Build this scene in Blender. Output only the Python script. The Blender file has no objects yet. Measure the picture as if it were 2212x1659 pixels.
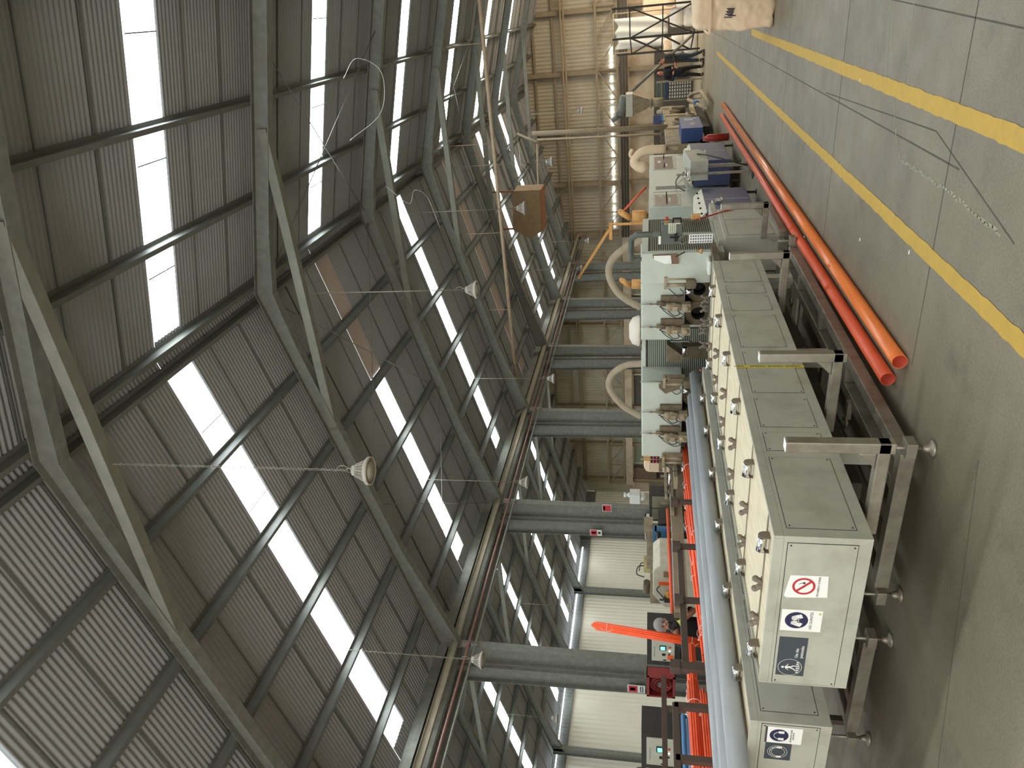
import bpy, bmesh, math, random
from mathutils import Vector, Matrix
R = random.Random(7)
SC = bpy.context.scene
COL = SC.collection
# ---------------------------------------------------------------- camera
cam = bpy.data.cameras.new('camera'); co = bpy.data.objects.new('camera', cam); COL.objects.link(co)
FW = Vector((-0.465129, 0.864522, 0.190412)); RT = Vector((0.880882, 0.473329, 0.002736)); DN = Vector((-0.087762, 0.169003, -0.9817))
mw = Matrix((DN, RT, -FW)).transposed().to_4x4(); mw.translation = (0, 0, 1.9)
co.matrix_world = mw                      # the phone was held upright and the picture saved on its side
cam.sensor_fit = 'HORIZONTAL'; cam.sensor_width = 36; cam.lens = 36 * 1544.87 / 2212
cam.clip_start = .05; cam.clip_end = 300
SC.camera = co
# ---------------------------------------------------------------- world, light, exposure
W = bpy.data.worlds.new('world'); SC.world = W; W.use_nodes = True
bg = W.node_tree.nodes['Background']; bg.inputs[0].default_value = (.92, .96, 1, 1); bg.inputs[1].default_value = 3.0
SC.view_settings.view_transform = 'Standard'; SC.view_settings.look = 'None'
SC.view_settings.gamma = 1; SC.view_settings.use_curve_mapping = False
SC.view_settings.exposure = 0.0
SKY_E = 14.0      # brightness of the daylit translucent roof sheets
def area(name, loc, rot, sx, sy, power, col=(1, .98, .94)):
    l = bpy.data.lights.new(name, 'AREA'); l.shape = 'RECTANGLE'; l.size = sx; l.size_y = sy; l.energy = power; l.color = col
    o = bpy.data.objects.new(name, l); o.location = loc; o.rotation_euler = rot; COL.objects.link(o); return o
# daylight through the two open gates behind the photographer and in the aisle-side wall
area('gate_daylight', (-2, -8.8, 2.6), (math.radians(-90), 0, math.pi), 9, 4.6, 900, (1, .96, .88))
area('far_gate_daylight', (4.0, 33, 2.4), (0, math.radians(90), 0), 4.2, 7, 700, (1, .80, .55))
SC.cycles.use_denoising = True; SC.cycles.use_adaptive_sampling = True; SC.cycles.adaptive_threshold = .04
SC.cycles.max_bounces = 8; SC.cycles.diffuse_bounces = 4; SC.cycles.glossy_bounces = 4
SC.cycles.sample_clamp_indirect = 4; SC.cycles.caustics_reflective = False; SC.cycles.caustics_refractive = False
# ---------------------------------------------------------------- materials
def s2l(c):
    return tuple(((v / 255) / 12.92 if v / 255 <= .04045 else ((v / 255 + .055) / 1.055) ** 2.4) for v in c)
MATS = {}
def mt(name, rgb, rough=.6, metal=0., var=.12, scale=6., dirt=None, dscale=2.5, damt=.5, bump=0., emis=0., stretch=None, spec=.5):
    m = bpy.data.materials.new(name); m.use_nodes = True; nt = m.node_tree; N = nt.nodes; L = nt.links
    b = N['Principled BSDF']; c = s2l(rgb)
    b.inputs['Roughness'].default_value = rough; b.inputs['Metallic'].default_value = metal
    b.inputs['Specular IOR Level'].default_value = spec
    if emis:
        b.inputs['Emission Color'].default_value = (*c, 1); b.inputs['Emission Strength'].default_value = emis
        b.inputs['Base Color'].default_value = (*c, 1); MATS[name] = m; return m
    tc = N.new('ShaderNodeTexCoord'); mp = N.new('ShaderNodeMapping'); L.new(tc.outputs['Object'], mp.inputs[0])
    if stretch: mp.inputs['Scale'].default_value = stretch
    n1 = N.new('ShaderNodeTexNoise'); n1.inputs['Scale'].default_value = scale; n1.inputs['Detail'].default_value = 5
    L.new(mp.outputs[0], n1.inputs['Vector'])
    r = N.new('ShaderNodeValToRGB'); r.color_ramp.elements[0].position = .3; r.color_ramp.elements[1].position = .7
    r.color_ramp.elements[0].color = (*[v * (1 - var) for v in c], 1); r.color_ramp.elements[1].color = (*[min(1, v * (1 + var)) for v in c], 1)
    L.new(n1.outputs['Fac'], r.inputs[0]); out = r.outputs[0]
    if dirt:
        n2 = N.new('ShaderNodeTexNoise'); n2.inputs['Scale'].default_value = dscale; n2.inputs['Detail'].default_value = 8; n2.inputs['Roughness'].default_value = .65
        L.new(mp.outputs[0], n2.inputs['Vector'])
        r2 = N.new('ShaderNodeValToRGB'); r2.color_ramp.elements[0].position = .48; r2.color_ramp.elements[1].position = .72
        r2.color_ramp.elements[1].color = (damt, damt, damt, 1)
        L.new(n2.outputs['Fac'], r2.inputs[0])
        mx = N.new('ShaderNodeMixRGB'); mx.inputs[2].default_value = (*s2l(dirt), 1); L.new(r2.outputs[0], mx.inputs[0]); L.new(out, mx.inputs[1]); out = mx.outputs[0]
    L.new(out, b.inputs['Base Color'])
    if bump:
        bp = N.new('ShaderNodeBump'); bp.inputs['Strength'].default_value = bump; bp.inputs['Distance'].default_value = .01
        L.new(n1.outputs['Fac'], bp.inputs['Height']); L.new(bp.outputs[0], b.inputs['Normal'])
    MATS[name] = m; return m
roof_m = mt('roof_sheet', (148, 149, 149), .75, 0, .06, 1.2, (130, 130, 129), .6, .5)
roof_old = mt('faded_roof_sheet', (182, 166, 156), .75, 0, .05, 1.5)
galv = mt('galvanised', (120, 121, 112), .6, .2, .16, 9, (100, 98, 88), 3, .5)
galv_d = mt('purlin_steel', (108, 110, 105), .6, .2, .1, 5)
galv_w = mt('dusty_steel', (150, 134, 108), .8, 0, .1, 5)
wall_m = mt('far_wall_sheet', (182, 172, 150), .75, 0, .07, 1.5, (150, 128, 100), .9, .5)
wall_l = mt('cream_sheet', (226, 220, 202), .7, 0, .03, 1)
conc_w = mt('concrete_wall', (196, 178, 152), .85, 0, .1, 1.3, (150, 124, 96), 1.2, .7)
dark_w = mt('dark_band', (84, 78, 70), .8)
win_g = mt('green_glass', (128, 136, 108), .25)
shut = mt('brown_shutter', (146, 124, 100), .8)
tabg = mt('machine_paint', (172, 172, 158), .5, 0, .05, 4, (120, 112, 94), 3, .45)
tabg2 = mt('machine_paint_clean', (178, 184, 172), .45, 0, .03, 3)
machg = mt('pale_machine_paint', (186, 193, 180), .5, 0, .03, 2, (150, 144, 122), 2.2, .4)
blk = mt('black_gap', (22, 21, 20), .8)
darkg = mt('dark_grime', (58, 54, 46), .8, 0, .3, 9)
steel = mt('worn_steel', (142, 136, 122), .45, .5, .15, 9, (92, 78, 62), 4, .6)
chrome = mt('chrome', (225, 225, 225), .08, 1, .0)
rubber = mt('brown_rubber', (112, 102, 88), .6)
wood = mt('table_board', (216, 202, 170), .6, 0, .1, 5, (176, 156, 122), 4, .4, stretch=(6, 1, 1))
white = mt('white_paint', (228, 228, 220), .6, 0, .03)
paper = mt('paper', (232, 232, 226), .7, 0, .02)
ink = mt('ink', (40, 42, 48), .7)
navy = mt('sign_navy', (38, 38, 72), .5, 0, .02)
slate = mt('sign_slate', (62, 68, 74), .5, 0, .04)
redp = mt('sign_red', (186, 44, 52), .5, 0, .03)
yel = mt('sign_yellow', (206, 172, 40), .6, 0, .05)
tape = mt('yellow_tape', (204, 190, 44), .5, 0, .04)
orange = mt('orange_pipe', (222, 122, 62), .22, 0, .06, 3, (190, 96, 50), 5, .4, stretch=(6, .6, 6))
orange2 = mt('red_orange_pipe', (214, 92, 58), .35, 0, .06, 3, (176, 70, 44), 5, .4, stretch=(6, .6, 6))
orin = mt('pipe_inside', (176, 60, 34), .6)
cond = mt('orange_conduit', (244, 92, 40), .45, 0, .04)
greyp = mt('grey_pvc', (142, 146, 148), .35, 0, .03)
string = mt('white_string', (240, 232, 220), .8)
rack = mt('brown_rack_paint', (78, 66, 58), .5, .1, .1)
rackb = mt('blue_grey_rack_paint', (66, 70, 80), .5, .1)
bluem = mt('blue_paint', (58, 106, 142), .5)
blued = mt('dark_blue_paint', (62, 70, 104), .5, 0, .06)
bluec = mt('crate_blue', (38, 66, 118), .5)
cream = mt('cream_paint', (206, 200, 178), .5)
consb = mt('console_black', (48, 46, 42), .5)
consg = mt('console_face', (186, 184, 168), .5, 0, .04)
scrn = mt('green_screen', (120, 220, 190), .4, emis=1.6)
led = mt('lit_led', (90, 255, 120), .4, emis=4)
redlit = mt('red_led', (255, 60, 60), .4, emis=2)
hosered = mt('hose_red', (150, 52, 50), .5)
redfire = mt('extinguisher_red', (160, 42, 34), .4)
pend = mt('pendant_green', (78, 82, 74), .5)
cable = mt('black_cable', (44, 42, 40), .6)
hoseg = mt('suction_hose', (150, 136, 114), .75)
sack = mt('beige_sack', (222, 196, 164), .9, 0, .08, 3, bump=.6)
sackw = mt('white_sack', (214, 206, 194), .9, 0, .06, 3, bump=.4)
sheetw = mt('white_tarp', (206, 202, 190), .85, 0, .03)
gold = mt('amber_plastic', (216, 160, 92), .5)
goldd = mt('tan_box', (140, 116, 84), .8)
goldr = mt('tan_box_edge', (150, 98, 66), .8)
dust = mt('dusty_machine', (156, 142, 116), .8, 0, .2, 8, (96, 84, 66), 6, .7)
dustd = mt('dusty_dark', (104, 92, 72), .8, 0, .25, 9)
brown = mt('rust_brown', (110, 62, 48), .7)
skin_m = mt('skin', (186, 136, 112), .55, 0, .03)
skin_w = mt('skin_warm', (200, 130, 96), .55, 0, .03)
blackc = mt('black_cloth', (34, 33, 34), .9, 0, .1, 20)
jean = mt('dark_denim', (48, 58, 66), .9, 0, .15, 20)
hair_m = mt('dark_hair', (38, 32, 28), .8)
capm = mt('grey_cap', (150, 150, 146), .9)
glove = mt('glove_green', (190, 200, 90), .8)
straw = mt('sticker_white', (220, 220, 214), .6)
# floor: dark cement with joints, paler and warmer towards the far end
def floor_material():
    m = bpy.data.materials.new('cement_floor'); m.use_nodes = True; N = m.node_tree.nodes; L = m.node_tree.links; b = N['Principled BSDF']
    g = N.new('ShaderNodeNewGeometry')
    def noise(s, d=6, r=.6):
        n = N.new('ShaderNodeTexNoise'); n.inputs['Scale'].default_value = s; n.inputs['Detail'].default_value = d; n.inputs['Roughness'].default_value = r
        L.new(g.outputs['Position'], n.inputs['Vector']); return n.outputs['Fac']
    def ramp(f, a, ca, bb, cb):
        r = N.new('ShaderNodeValToRGB'); e = r.color_ramp.elements; e[0].position = a; e[0].color = (*ca, 1); e[1].position = bb; e[1].color = (*cb, 1); L.new(f, r.inputs[0]); return r.outputs[0]
    def mix(f, a, c2, mode='MIX'):
        x = N.new('ShaderNodeMixRGB'); x.blend_type = mode
        for i, v in ((0, f), (1, a), (2, c2)):
            if hasattr(v, 'links') or hasattr(v, 'is_linked'): L.new(v, x.inputs[i])
            else: x.inputs[i].default_value = v if i == 0 else (*v, 1)
        return x.outputs[0]
    base = ramp(noise(.7), .3, s2l((112, 104, 87)), .7, s2l((132, 123, 102)))
    fine = ramp(noise(60, 3), .35, (.82, .82, .82), .65, (1.1, 1.1, 1.1))
    c = mix(1., base, fine, 'MULTIPLY')
    sp = ramp(noise(25, 4, .8), .70, (0, 0, 0), .76, (.55, .55, .55)); c = mix(sp, c, s2l((172, 164, 142)))
    stn = ramp(noise(1.9, 9, .7), .56, (0, 0, 0), .74, (.6, .6, .6)); c = mix(stn, c, s2l((84, 78, 68)))
    # floor colour blends to a paler, warmer tone down the aisle
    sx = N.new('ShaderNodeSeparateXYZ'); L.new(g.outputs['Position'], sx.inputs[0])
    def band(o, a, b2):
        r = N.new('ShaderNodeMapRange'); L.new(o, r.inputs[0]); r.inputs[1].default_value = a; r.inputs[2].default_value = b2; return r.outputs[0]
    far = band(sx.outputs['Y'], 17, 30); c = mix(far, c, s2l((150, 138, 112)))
    L.new(c, b.inputs['Base Color'])
    rr = ramp(noise(3, 6), .3, (.42,) * 3, .7, (.62,) * 3); L.new(rr, b.inputs['Roughness'])
    bp = N.new('ShaderNodeBump'); bp.inputs['Strength'].default_value = .15; bp.inputs['Distance'].default_value = .004; L.new(noise(40, 5), bp.inputs['Height']); L.new(bp.outputs[0], b.inputs['Normal'])
    return m
def line_material():
    m = bpy.data.materials.new('worn_yellow_line'); m.use_nodes = True; N = m.node_tree.nodes; L = m.node_tree.links; b = N['Principled BSDF']
    g = N.new('ShaderNodeNewGeometry'); n = N.new('ShaderNodeTexNoise'); n.inputs['Scale'].default_value = 9; n.inputs['Detail'].default_value = 9; n.inputs['Roughness'].default_value = .75
    L.new(g.outputs['Position'], n.inputs['Vector'])
    r = N.new('ShaderNodeValToRGB'); e = r.color_ramp.elements; e[0].position = .28; e[0].color = (*s2l((196, 158, 58)), 1); e[1].position = .66; e[1].color = (*s2l((178, 146, 66)), 1)
    x = e.new(.73); x.color = (*s2l((124, 112, 78)), 1); L.new(n.outputs['Fac'], r.inputs[0]); L.new(r.outputs[0], b.inputs['Base Color']); b.inputs['Roughness'].default_value = .7
    return m
def sky_panel_material():
    # translucent ribbed sheet lit from outside by the day
    m = bpy.data.materials.new('translucent_sheet'); m.use_nodes = True; N = m.node_tree.nodes; L = m.node_tree.links; b = N['Principled BSDF']
    b.inputs['Base Color'].default_value = (.75, .78, .78, 1); b.inputs['Roughness'].default_value = .5
    b.inputs['Emission Color'].default_value = (.88, .96, 1, 1); b.inputs['Emission Strength'].default_value = SKY_E
    return m
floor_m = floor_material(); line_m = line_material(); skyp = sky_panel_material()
slit_m = mt('daylight_gap', (235, 245, 255), .5, emis=12)
# ---------------------------------------------------------------- mesh builder
class B:
    def __init__(s): s.b = bmesh.new(); s.mi = 0
    def _f(s, vs):
        try: f = s.b.faces.new(vs); f.material_index = s.mi; return f
        except ValueError: return None
    def box(s, x0, x1, y0, y1, z0, z1, mi=None):
        if mi is not None: s.mi = mi
        return s.hexa([(x0, y0, z0), (x1, y0, z0), (x1, y1, z0), (x0, y1, z0), (x0, y0, z1), (x1, y0, z1), (x1, y1, z1), (x0, y1, z1)])
    def hexa(s, c):
        v = [s.b.verts.new(p) for p in c]
        for q in ((3, 2, 1, 0), (4, 5, 6, 7), (0, 1, 5, 4), (1, 2, 6, 5), (2, 3, 7, 6), (3, 0, 4, 7)): s._f([v[i] for i in q])
        return s
    def quad(s, *c): s._f([s.b.verts.new(p) for p in c]); return s
    def bar(s, p, q, w, h=None, up=(0, 0, 1)):
        p, q = Vector(p), Vector(q); h = h or w; d = (q - p).normalized(); u = Vector(up)
        if abs(d.dot(u)) > .98: u = Vector((0, 1, 0))
        a = d.cross(u).normalized() * w / 2; c = a.cross(d).normalized() * h / 2
        return s.hexa([p - a - c, p + a - c, q + a - c, q - a - c, p - a + c, p + a + c, q + a + c, q - a + c])
    def tube(s, pts, r, n=8, cap=True, closed=False):
        pts = [Vector(p) for p in pts]; m = len(pts); rr = r if isinstance(r, (list, tuple)) else [r] * m
        rings = []; t = (pts[1] - pts[0]).normalized(); a = t.orthogonal().normalized()
        for i, p in enumerate(pts):
            if closed: t2 = (pts[(i + 1) % m] - pts[i - 1]).normalized()
            elif i == 0: t2 = t
            elif i == m - 1: t2 = (pts[-1] - pts[-2]).normalized()
            else: t2 = (pts[i + 1] - pts[i - 1]).normalized()
            a = (a - t2 * a.dot(t2)); a = a.normalized() if a.length > 1e-6 else t2.orthogonal().normalized(); c = t2.cross(a)
            rings.append([s.b.verts.new(p + (a * math.cos(k * 6.28318 / n) + c * math.sin(k * 6.28318 / n)) * rr[i]) for k in range(n)])
        for i in range(m if closed else m - 1):
            A, Q = rings[i], rings[(i + 1) % m]
            for k in range(n):
                f = s._f((A[k], A[(k + 1) % n], Q[(k + 1) % n], Q[k]))
                if f: f.smooth = True
        if cap and not closed: s._f(rings[0][::-1]); s._f(rings[-1])
        return s
    def cyl(s, p, q, r, n=14, r2=None): return s.tube([p, q], [r, r if r2 is None else r2], n)
    def pipe(s, p, q, r, ri, n=24):   # hollow pipe: wall, bore and end rings
        p, q = Vector(p), Vector(q); t = (q - p).normalized(); a = t.orthogonal().normalized(); c = t.cross(a); L = []
        for P, rad in ((p, r), (q, r), (q, ri), (p, ri)):
            L.append([s.b.verts.new(P + (a * math.cos(k * 6.28318 / n) + c * math.sin(k * 6.28318 / n)) * rad) for k in range(n)])
        for i in range(4):
            s.mi = 1 if i == 2 else 0
            for k in range(n):
                f = s._f((L[i][k], L[i][(k + 1) % n], L[(i + 1) % 4][(k + 1) % n], L[(i + 1) % 4][k]))
                if f and i in (0, 2): f.smooth = True
        s.mi = 0; return s
    def lathe(s, prof, o, ax=(0, 0, 1), n=18):
        o = Vector(o); t = Vector(ax).normalized(); a = t.orthogonal().normalized(); c = t.cross(a); L = []
        for r, z in prof: L.append([s.b.verts.new(o + t * z + (a * math.cos(k * 6.28318 / n) + c * math.sin(k * 6.28318 / n)) * max(r, .0004)) for k in range(n)])
        for A, Q in zip(L, L[1:]):
            for k in range(n):
                f = s._f((A[k], A[(k + 1) % n], Q[(k + 1) % n], Q[k]))
                if f: f.smooth = True
        s._f(L[0][::-1]); s._f(L[-1]); return s
    def prism(s, pts, o, u, v, d):    # outline in the plane o + x*u + y*v, pushed along d
        o, u, v, d = map(Vector, (o, u, v, d)); A = [s.b.verts.new(o + u * x + v * y) for x, y in pts]; Q = [s.b.verts.new(w.co + d) for w in A]
        s._f(A[::-1]); s._f(Q); n = len(A)
        for k in range(n): s._f((A[k], A[(k + 1) % n], Q[(k + 1) % n], Q[k]))
        return s
    def ball(s, c, r, n=10, sc=(1, 1, 1)):
        q = bmesh.ops.create_uvsphere(s.b, u_segments=n, v_segments=max(6, n * 2 // 3), radius=r); c = Vector(c)
        for v in q['verts']: v.co = Vector((v.co.x * sc[0], v.co.y * sc[1], v.co.z * sc[2])) + c
        for f in {f for v in q['verts'] for f in v.link_faces}: f.smooth = True; f.material_index = s.mi
        return s
    def ibeam(s, p, q, h, w, t=.012, up=(0, 0, 1)):
        p, q = Vector(p), Vector(q); d = (q - p).normalized(); u = Vector(up); a = d.cross(u).normalized(); u = a.cross(d).normalized()
        s.bar(p + u * (h / 2 - t / 2), q + u * (h / 2 - t / 2), w, t, u); s.bar(p - u * (h / 2 - t / 2), q - u * (h / 2 - t / 2), w, t, u)
        return s.bar(p, q, t, h - 2 * t, u)
ORG = {}
def out(bd, name, mat, parent=None, bevel=0, base=None):
    me = bpy.data.meshes.new(name); bm = bd.b
    bmesh.ops.recalc_face_normals(bm, faces=bm.faces)
    if parent is not None: org = ORG[parent]
    elif base is not None: org = Vector(base)
    else:
        xs = [v.co for v in bm.verts]
        org = Vector(((min(v.x for v in xs) + max(v.x for v in xs)) / 2, (min(v.y for v in xs) + max(v.y for v in xs)) / 2, min(v.z for v in xs)))
    for v in bm.verts: v.co -= org
    bm.to_mesh(me); bm.free()
    for m in (mat if isinstance(mat, (list, tuple)) else [mat]): me.materials.append(m)
    o = bpy.data.objects.new(name, me); COL.objects.link(o); ORG[o] = org.copy()
    if parent is not None: o.parent = parent
    else: o.location = org
    if bevel:
        bv = o.modifiers.new('bevel', 'BEVEL'); bv.width = bevel; bv.segments = 2; bv.limit_method = 'ANGLE'; bv.angle_limit = .6
    return o
def tag(o, label=None, cat=None, group=None, kind=None):
    if label: o['label'] = label
    if cat: o['category'] = cat
    if group: o['group'] = group
    if kind: o['kind'] = kind
    return o
def T(name, label, cat, loc, group=None):
    o = bpy.data.objects.new(name, None); o.empty_display_size = .1; COL.objects.link(o); o.location = loc; ORG[o] = Vector(loc)
    return tag(o, label, cat, group)
def S(bd, name, mat, **k): return tag(out(bd, name, mat, **k), kind='structure')
def dup(o, off=(0, 0, 0), label=None, group=None, rot=None):
    c = o.copy(); COL.objects.link(c); ORG[c] = ORG.get(o, Vector()) + Vector(off); c.location = o.location + Vector(off)
    if rot is not None: c.rotation_euler = rot
    if label: c['label'] = label
    if group: c['group'] = group
    for ch in list(o.children):
        d = ch.copy(); COL.objects.link(d); d.parent = c
        for g in ch.children: e = g.copy(); COL.objects.link(e); e.parent = d
    return c
def text(body, size, pos, right, up, mat, parent, name='lettering', align='CENTER', sx=1.):
    c = bpy.data.curves.new(name, 'FONT'); c.body = body; c.size = size; c.align_x = align; c.align_y = 'CENTER'; c.extrude = .0006; c.resolution_u = 2
    c.materials.append(mat); o = bpy.data.objects.new(name, c); COL.objects.link(o)
    r, u = Vector(right).normalized(), Vector(up).normalized(); n = r.cross(u)
    m = Matrix((r * sx, u, n)).transposed().to_4x4(); m.translation = Vector(pos) - ORG[parent]
    me = bpy.data.meshes.new_from_object(o); me.name = name; bpy.data.objects.remove(o)      # outlines become a plain mesh
    o = bpy.data.objects.new(name, me); COL.objects.link(o); ORG[o] = ORG[parent]
    me.transform(m); o.parent = parent; return o
def arc(c, u, v, r, a0, a1, n=12):
    c, u, v = map(Vector, (c, u, v)); return [c + u * r * math.cos(math.radians(a0 + (a1 - a0) * k / n)) + v * r * math.sin(math.radians(a0 + (a1 - a0) * k / n)) for k in range(n + 1)]
def spline(pts, n=6):
    P = [Vector(p) for p in pts]; P = [P[0] * 2 - P[1]] + P + [P[-1] * 2 - P[-2]]; o = []
    for i in range(1, len(P) - 2):
        for k in range(n):
            t = k / n; o.append(.5 * ((2 * P[i]) + (P[i + 1] - P[i - 1]) * t + (2 * P[i - 1] - 5 * P[i] + 4 * P[i + 1] - P[i + 2]) * t * t + (3 * P[i] - P[i - 1] - 3 * P[i + 1] + P[i + 2]) * t ** 3))
    return o + [P[-2]]
# ================================================================= the building
XR, ZR, SL = -3.91, 8.65, .258           # ridge line of the near bay, sheet height, roof slope
XR2 = -20.95                             # ridge of the second bay
def zroof(x, xr=XR): return ZR - SL * abs(x - xr)
Y0, Y1 = -9., 40.5
FY = [.48 + 5 * i for i in range(9)]     # frame lines (the last is at the far wall)
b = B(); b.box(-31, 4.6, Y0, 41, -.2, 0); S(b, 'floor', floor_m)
# floor joints, set 1 mm proud so they stay visible
b = B()
for y in (5.15, 8.3, 11.6, 16., 20.5, 25.): b.bar((-2.6, y, 0), (4.5, y + .15, 0), .012, .003)
b.bar((-1.15, 5, 0), (-1.28, 27, 0), .012, .003); b.bar((-.35, 4.2, 0), (-.2, 7.4, 0), .01, .003)
b.bar((-1.15, 9, 0), (-1.0, 5.5, 0), .01, .003); b.bar((-1.0, 5.5, 0), (-1.35, 4.1, 0), .01, .003); b.bar((-4.8, 3.4, 0), (-2.6, 3.9, 0), .008, .003)

for k, (pts, w) in enumerate((([(-.84, 6.58), (-1.19, 6.31), (-1.31, 6.14), (-1.31, 5.22), (-1.32, 4.77), (-1.35, 4.28)], .022), ([(-.22, 6.99), (-.83, 6.79)], .012), ([(-.22, 6.4), (-.81, 6.3)], .02))):
    for a_, c_ in zip(pts, pts[1:]):
        q_ = Vector((a_[0], a_[1], .0012)); e_ = Vector((c_[0], c_[1], .0012)); n_ = max(2, int((e_ - q_).length / .05)); b.mi = 1
        for j_ in range(n_):
            u_ = q_.lerp(e_, j_ / n_) + Vector((R.uniform(-.012, .012), 0, 0)); b.bar(u_, u_ + (e_ - q_) / n_ * 1.2, w * R.uniform(.4, 1.2), .002)
S(b, 'trim_1', [ mt('floor_joint', (84, 78, 66), .9), mt('pale_crack', (148, 142, 124), .9)])
def yline(xa, wa, y0, y1, n, name):
    b = B(); rr = random.Random(len(name) + n); L = []
    for k in range(n + 1):
        y = y0 + (y1 - y0) * (k / n) ** 1.4; x = xa(y); j = .006
        L.append((b.b.verts.new((x - wa / 2 + rr.uniform(-j, j), y, .003)), b.b.verts.new((x + wa / 2 + rr.uniform(-j, j), y, .003))))
    for A, Q in zip(L, L[1:]): b._f((A[0], A[1], Q[1], Q[0]))
    return S(b, name, line_m)
yline(lambda y: -1.79 + .002 * y, .115, 2.6, 24, 200, 'trim_2'); yline(lambda y: -.845, .12, 2.6, 16, 160, 'trim_3')
# --- corrugated sheets: real corrugations, 76 mm pitch
def corr(bd, p, u, L, v, n, amp=.009, pitch=.076, seg=6):
    """sheet starting at p, corrugations counted along u for length L, running along v"""
    p, u, v = Vector(p), Vector(u).normalized(), Vector(v); m = max(2, int(L / pitch * seg)); a = Vector(n).normalized(); row = []
    for k in range(m + 1):
        d = L * k / m; q = p + u * d + a * amp * math.sin(d / pitch * 6.28318); row.append((bd.b.verts.new(q), bd.b.verts.new(q + v)))
    for A, Q in zip(row, row[1:]):
        f = bd._f((A[0], Q[0], Q[1], A[1]))
        if f: f.smooth = True
STR = [(-6.8), -1.8, 3.2, 8.2, 13.27, 18.3, 23.4, 28.5, 33.2]; HW = .29
def slope(xr, xe, name):
    sgn = 1 if xe > xr else -1; n = Vector((sgn * SL, 0, 1)).normalized(); e = [Y0] + [t for s_ in STR for t in (s_ - HW, s_ + HW)] + [Y1]
    b = B(); v = (xe - xr, 0, -SL * abs(xe - xr))
    for i in range(0, len(e), 2): corr(b, (xr, e[i], ZR), (0, 1, 0), e[i + 1] - e[i], v, n)
    # short opaque pieces of sheet over the last stretch of every strip at ridge and eave
    for s_ in STR:
        for x0, x1 in ((xr, xr + sgn * .28), (xe - sgn * .35, xe)):
            corr(b, (x0, s_ - HW, zroof(x0, xr)), (0, 1, 0), 2 * HW, (x1 - x0, 0, -SL * abs(x1 - x0)), n)
    # sheet laps, seen as darker ribs
    b.mi = 1
    y = Y0 + .4
    while y < Y1:
        if min(abs(y - s_) for s_ in STR) > .36: b.bar((xr + sgn * .1, y, ZR - .03), (xe, y, zroof(xe, xr) - .017), .022, .02)
        y += .88
    S(b, name, [roof_m, galv_d])
slope(XR, -12.3, 'ceiling'); slope(XR, 4.4, 'ceiling'); slope(XR2, -12.6, 'ceiling'); slope(XR2, -30.3, 'ceiling')
WN = [1]
def skylight(xr, x0, x1, y, mat=None):
    sgn = 1 if x1 > xr else -1; n = Vector((sgn * SL, 0, 1)).normalized(); b = B()
    corr(b, (x0, y - HW, zroof(x0, xr) - .001), (0, 1, 0), 2 * HW, (x1 - x0, 0, -SL * abs(x1 - x0)), n)
    o = S(b, 'window_%d' % WN[0], mat or skyp); WN[0] += 1
    if mat is None:       # dark sheet laps and fixings seen against the light
        b = B(); k = abs(x1 - x0); d = .9
        while d < k - .2:
            x = x0 + sgn * d; z = zroof(x, xr) - .014; b.bar((x, y - HW, z), (x, y + HW, z), .016, .006); d += 1.42
        for j in range(1, 7):
            yy = y - HW + .0833 * j; b.bar((x0, yy, zroof(x0, xr) - .016), (x1, yy, zroof(x1, xr) - .016), .005, .002)
        out(b, 'lap_joint', galv_d, o)
for s_ in STR:
    for xr, xe in ((XR, -12.3), (XR, 4.4), (XR2, -12.6), (XR2, -30.3)):
        sgn = 1 if xe > xr else -1; a, z = xr + sgn * .28, xe - sgn * .35
        if xr == XR and sgn < 0 and s_ in (13.27,): skylight(xr, a, -6.9, s_, roof_old); skylight(xr, -6.9, z, s_)
        elif xr == XR and sgn < 0 and s_ == 23.4: skylight(xr, a, z, s_, roof_old)
        elif xr == XR2 and s_ < 17: skylight(xr, a, z, s_)
        else: skylight(xr, a, z, s_)
# --- purlins (Z section), ridge pair, eave beams
def purlin(x, xr, name='purlin'):
    z = zroof(x, xr) - .10; b = B(); b.box(x - .004, x + .004, Y0, Y1, z - .075, z + .075); b.box(x - .06, x + .004, Y0, Y1, z - .079, z - .072); b.box(x - .004, x + .06, Y0, Y1, z + .072, z + .079)
    b.box(x - .06, x - .054, Y0, Y1, z - .072, z - .055)
    S(b, name, galv_d)
for xr in (XR, XR2):
    for k in range(6):
        for s_ in (-1, 1): purlin(xr + s_ * (.16 + 1.43 * k), xr, 'ceiling_purlin')
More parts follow.
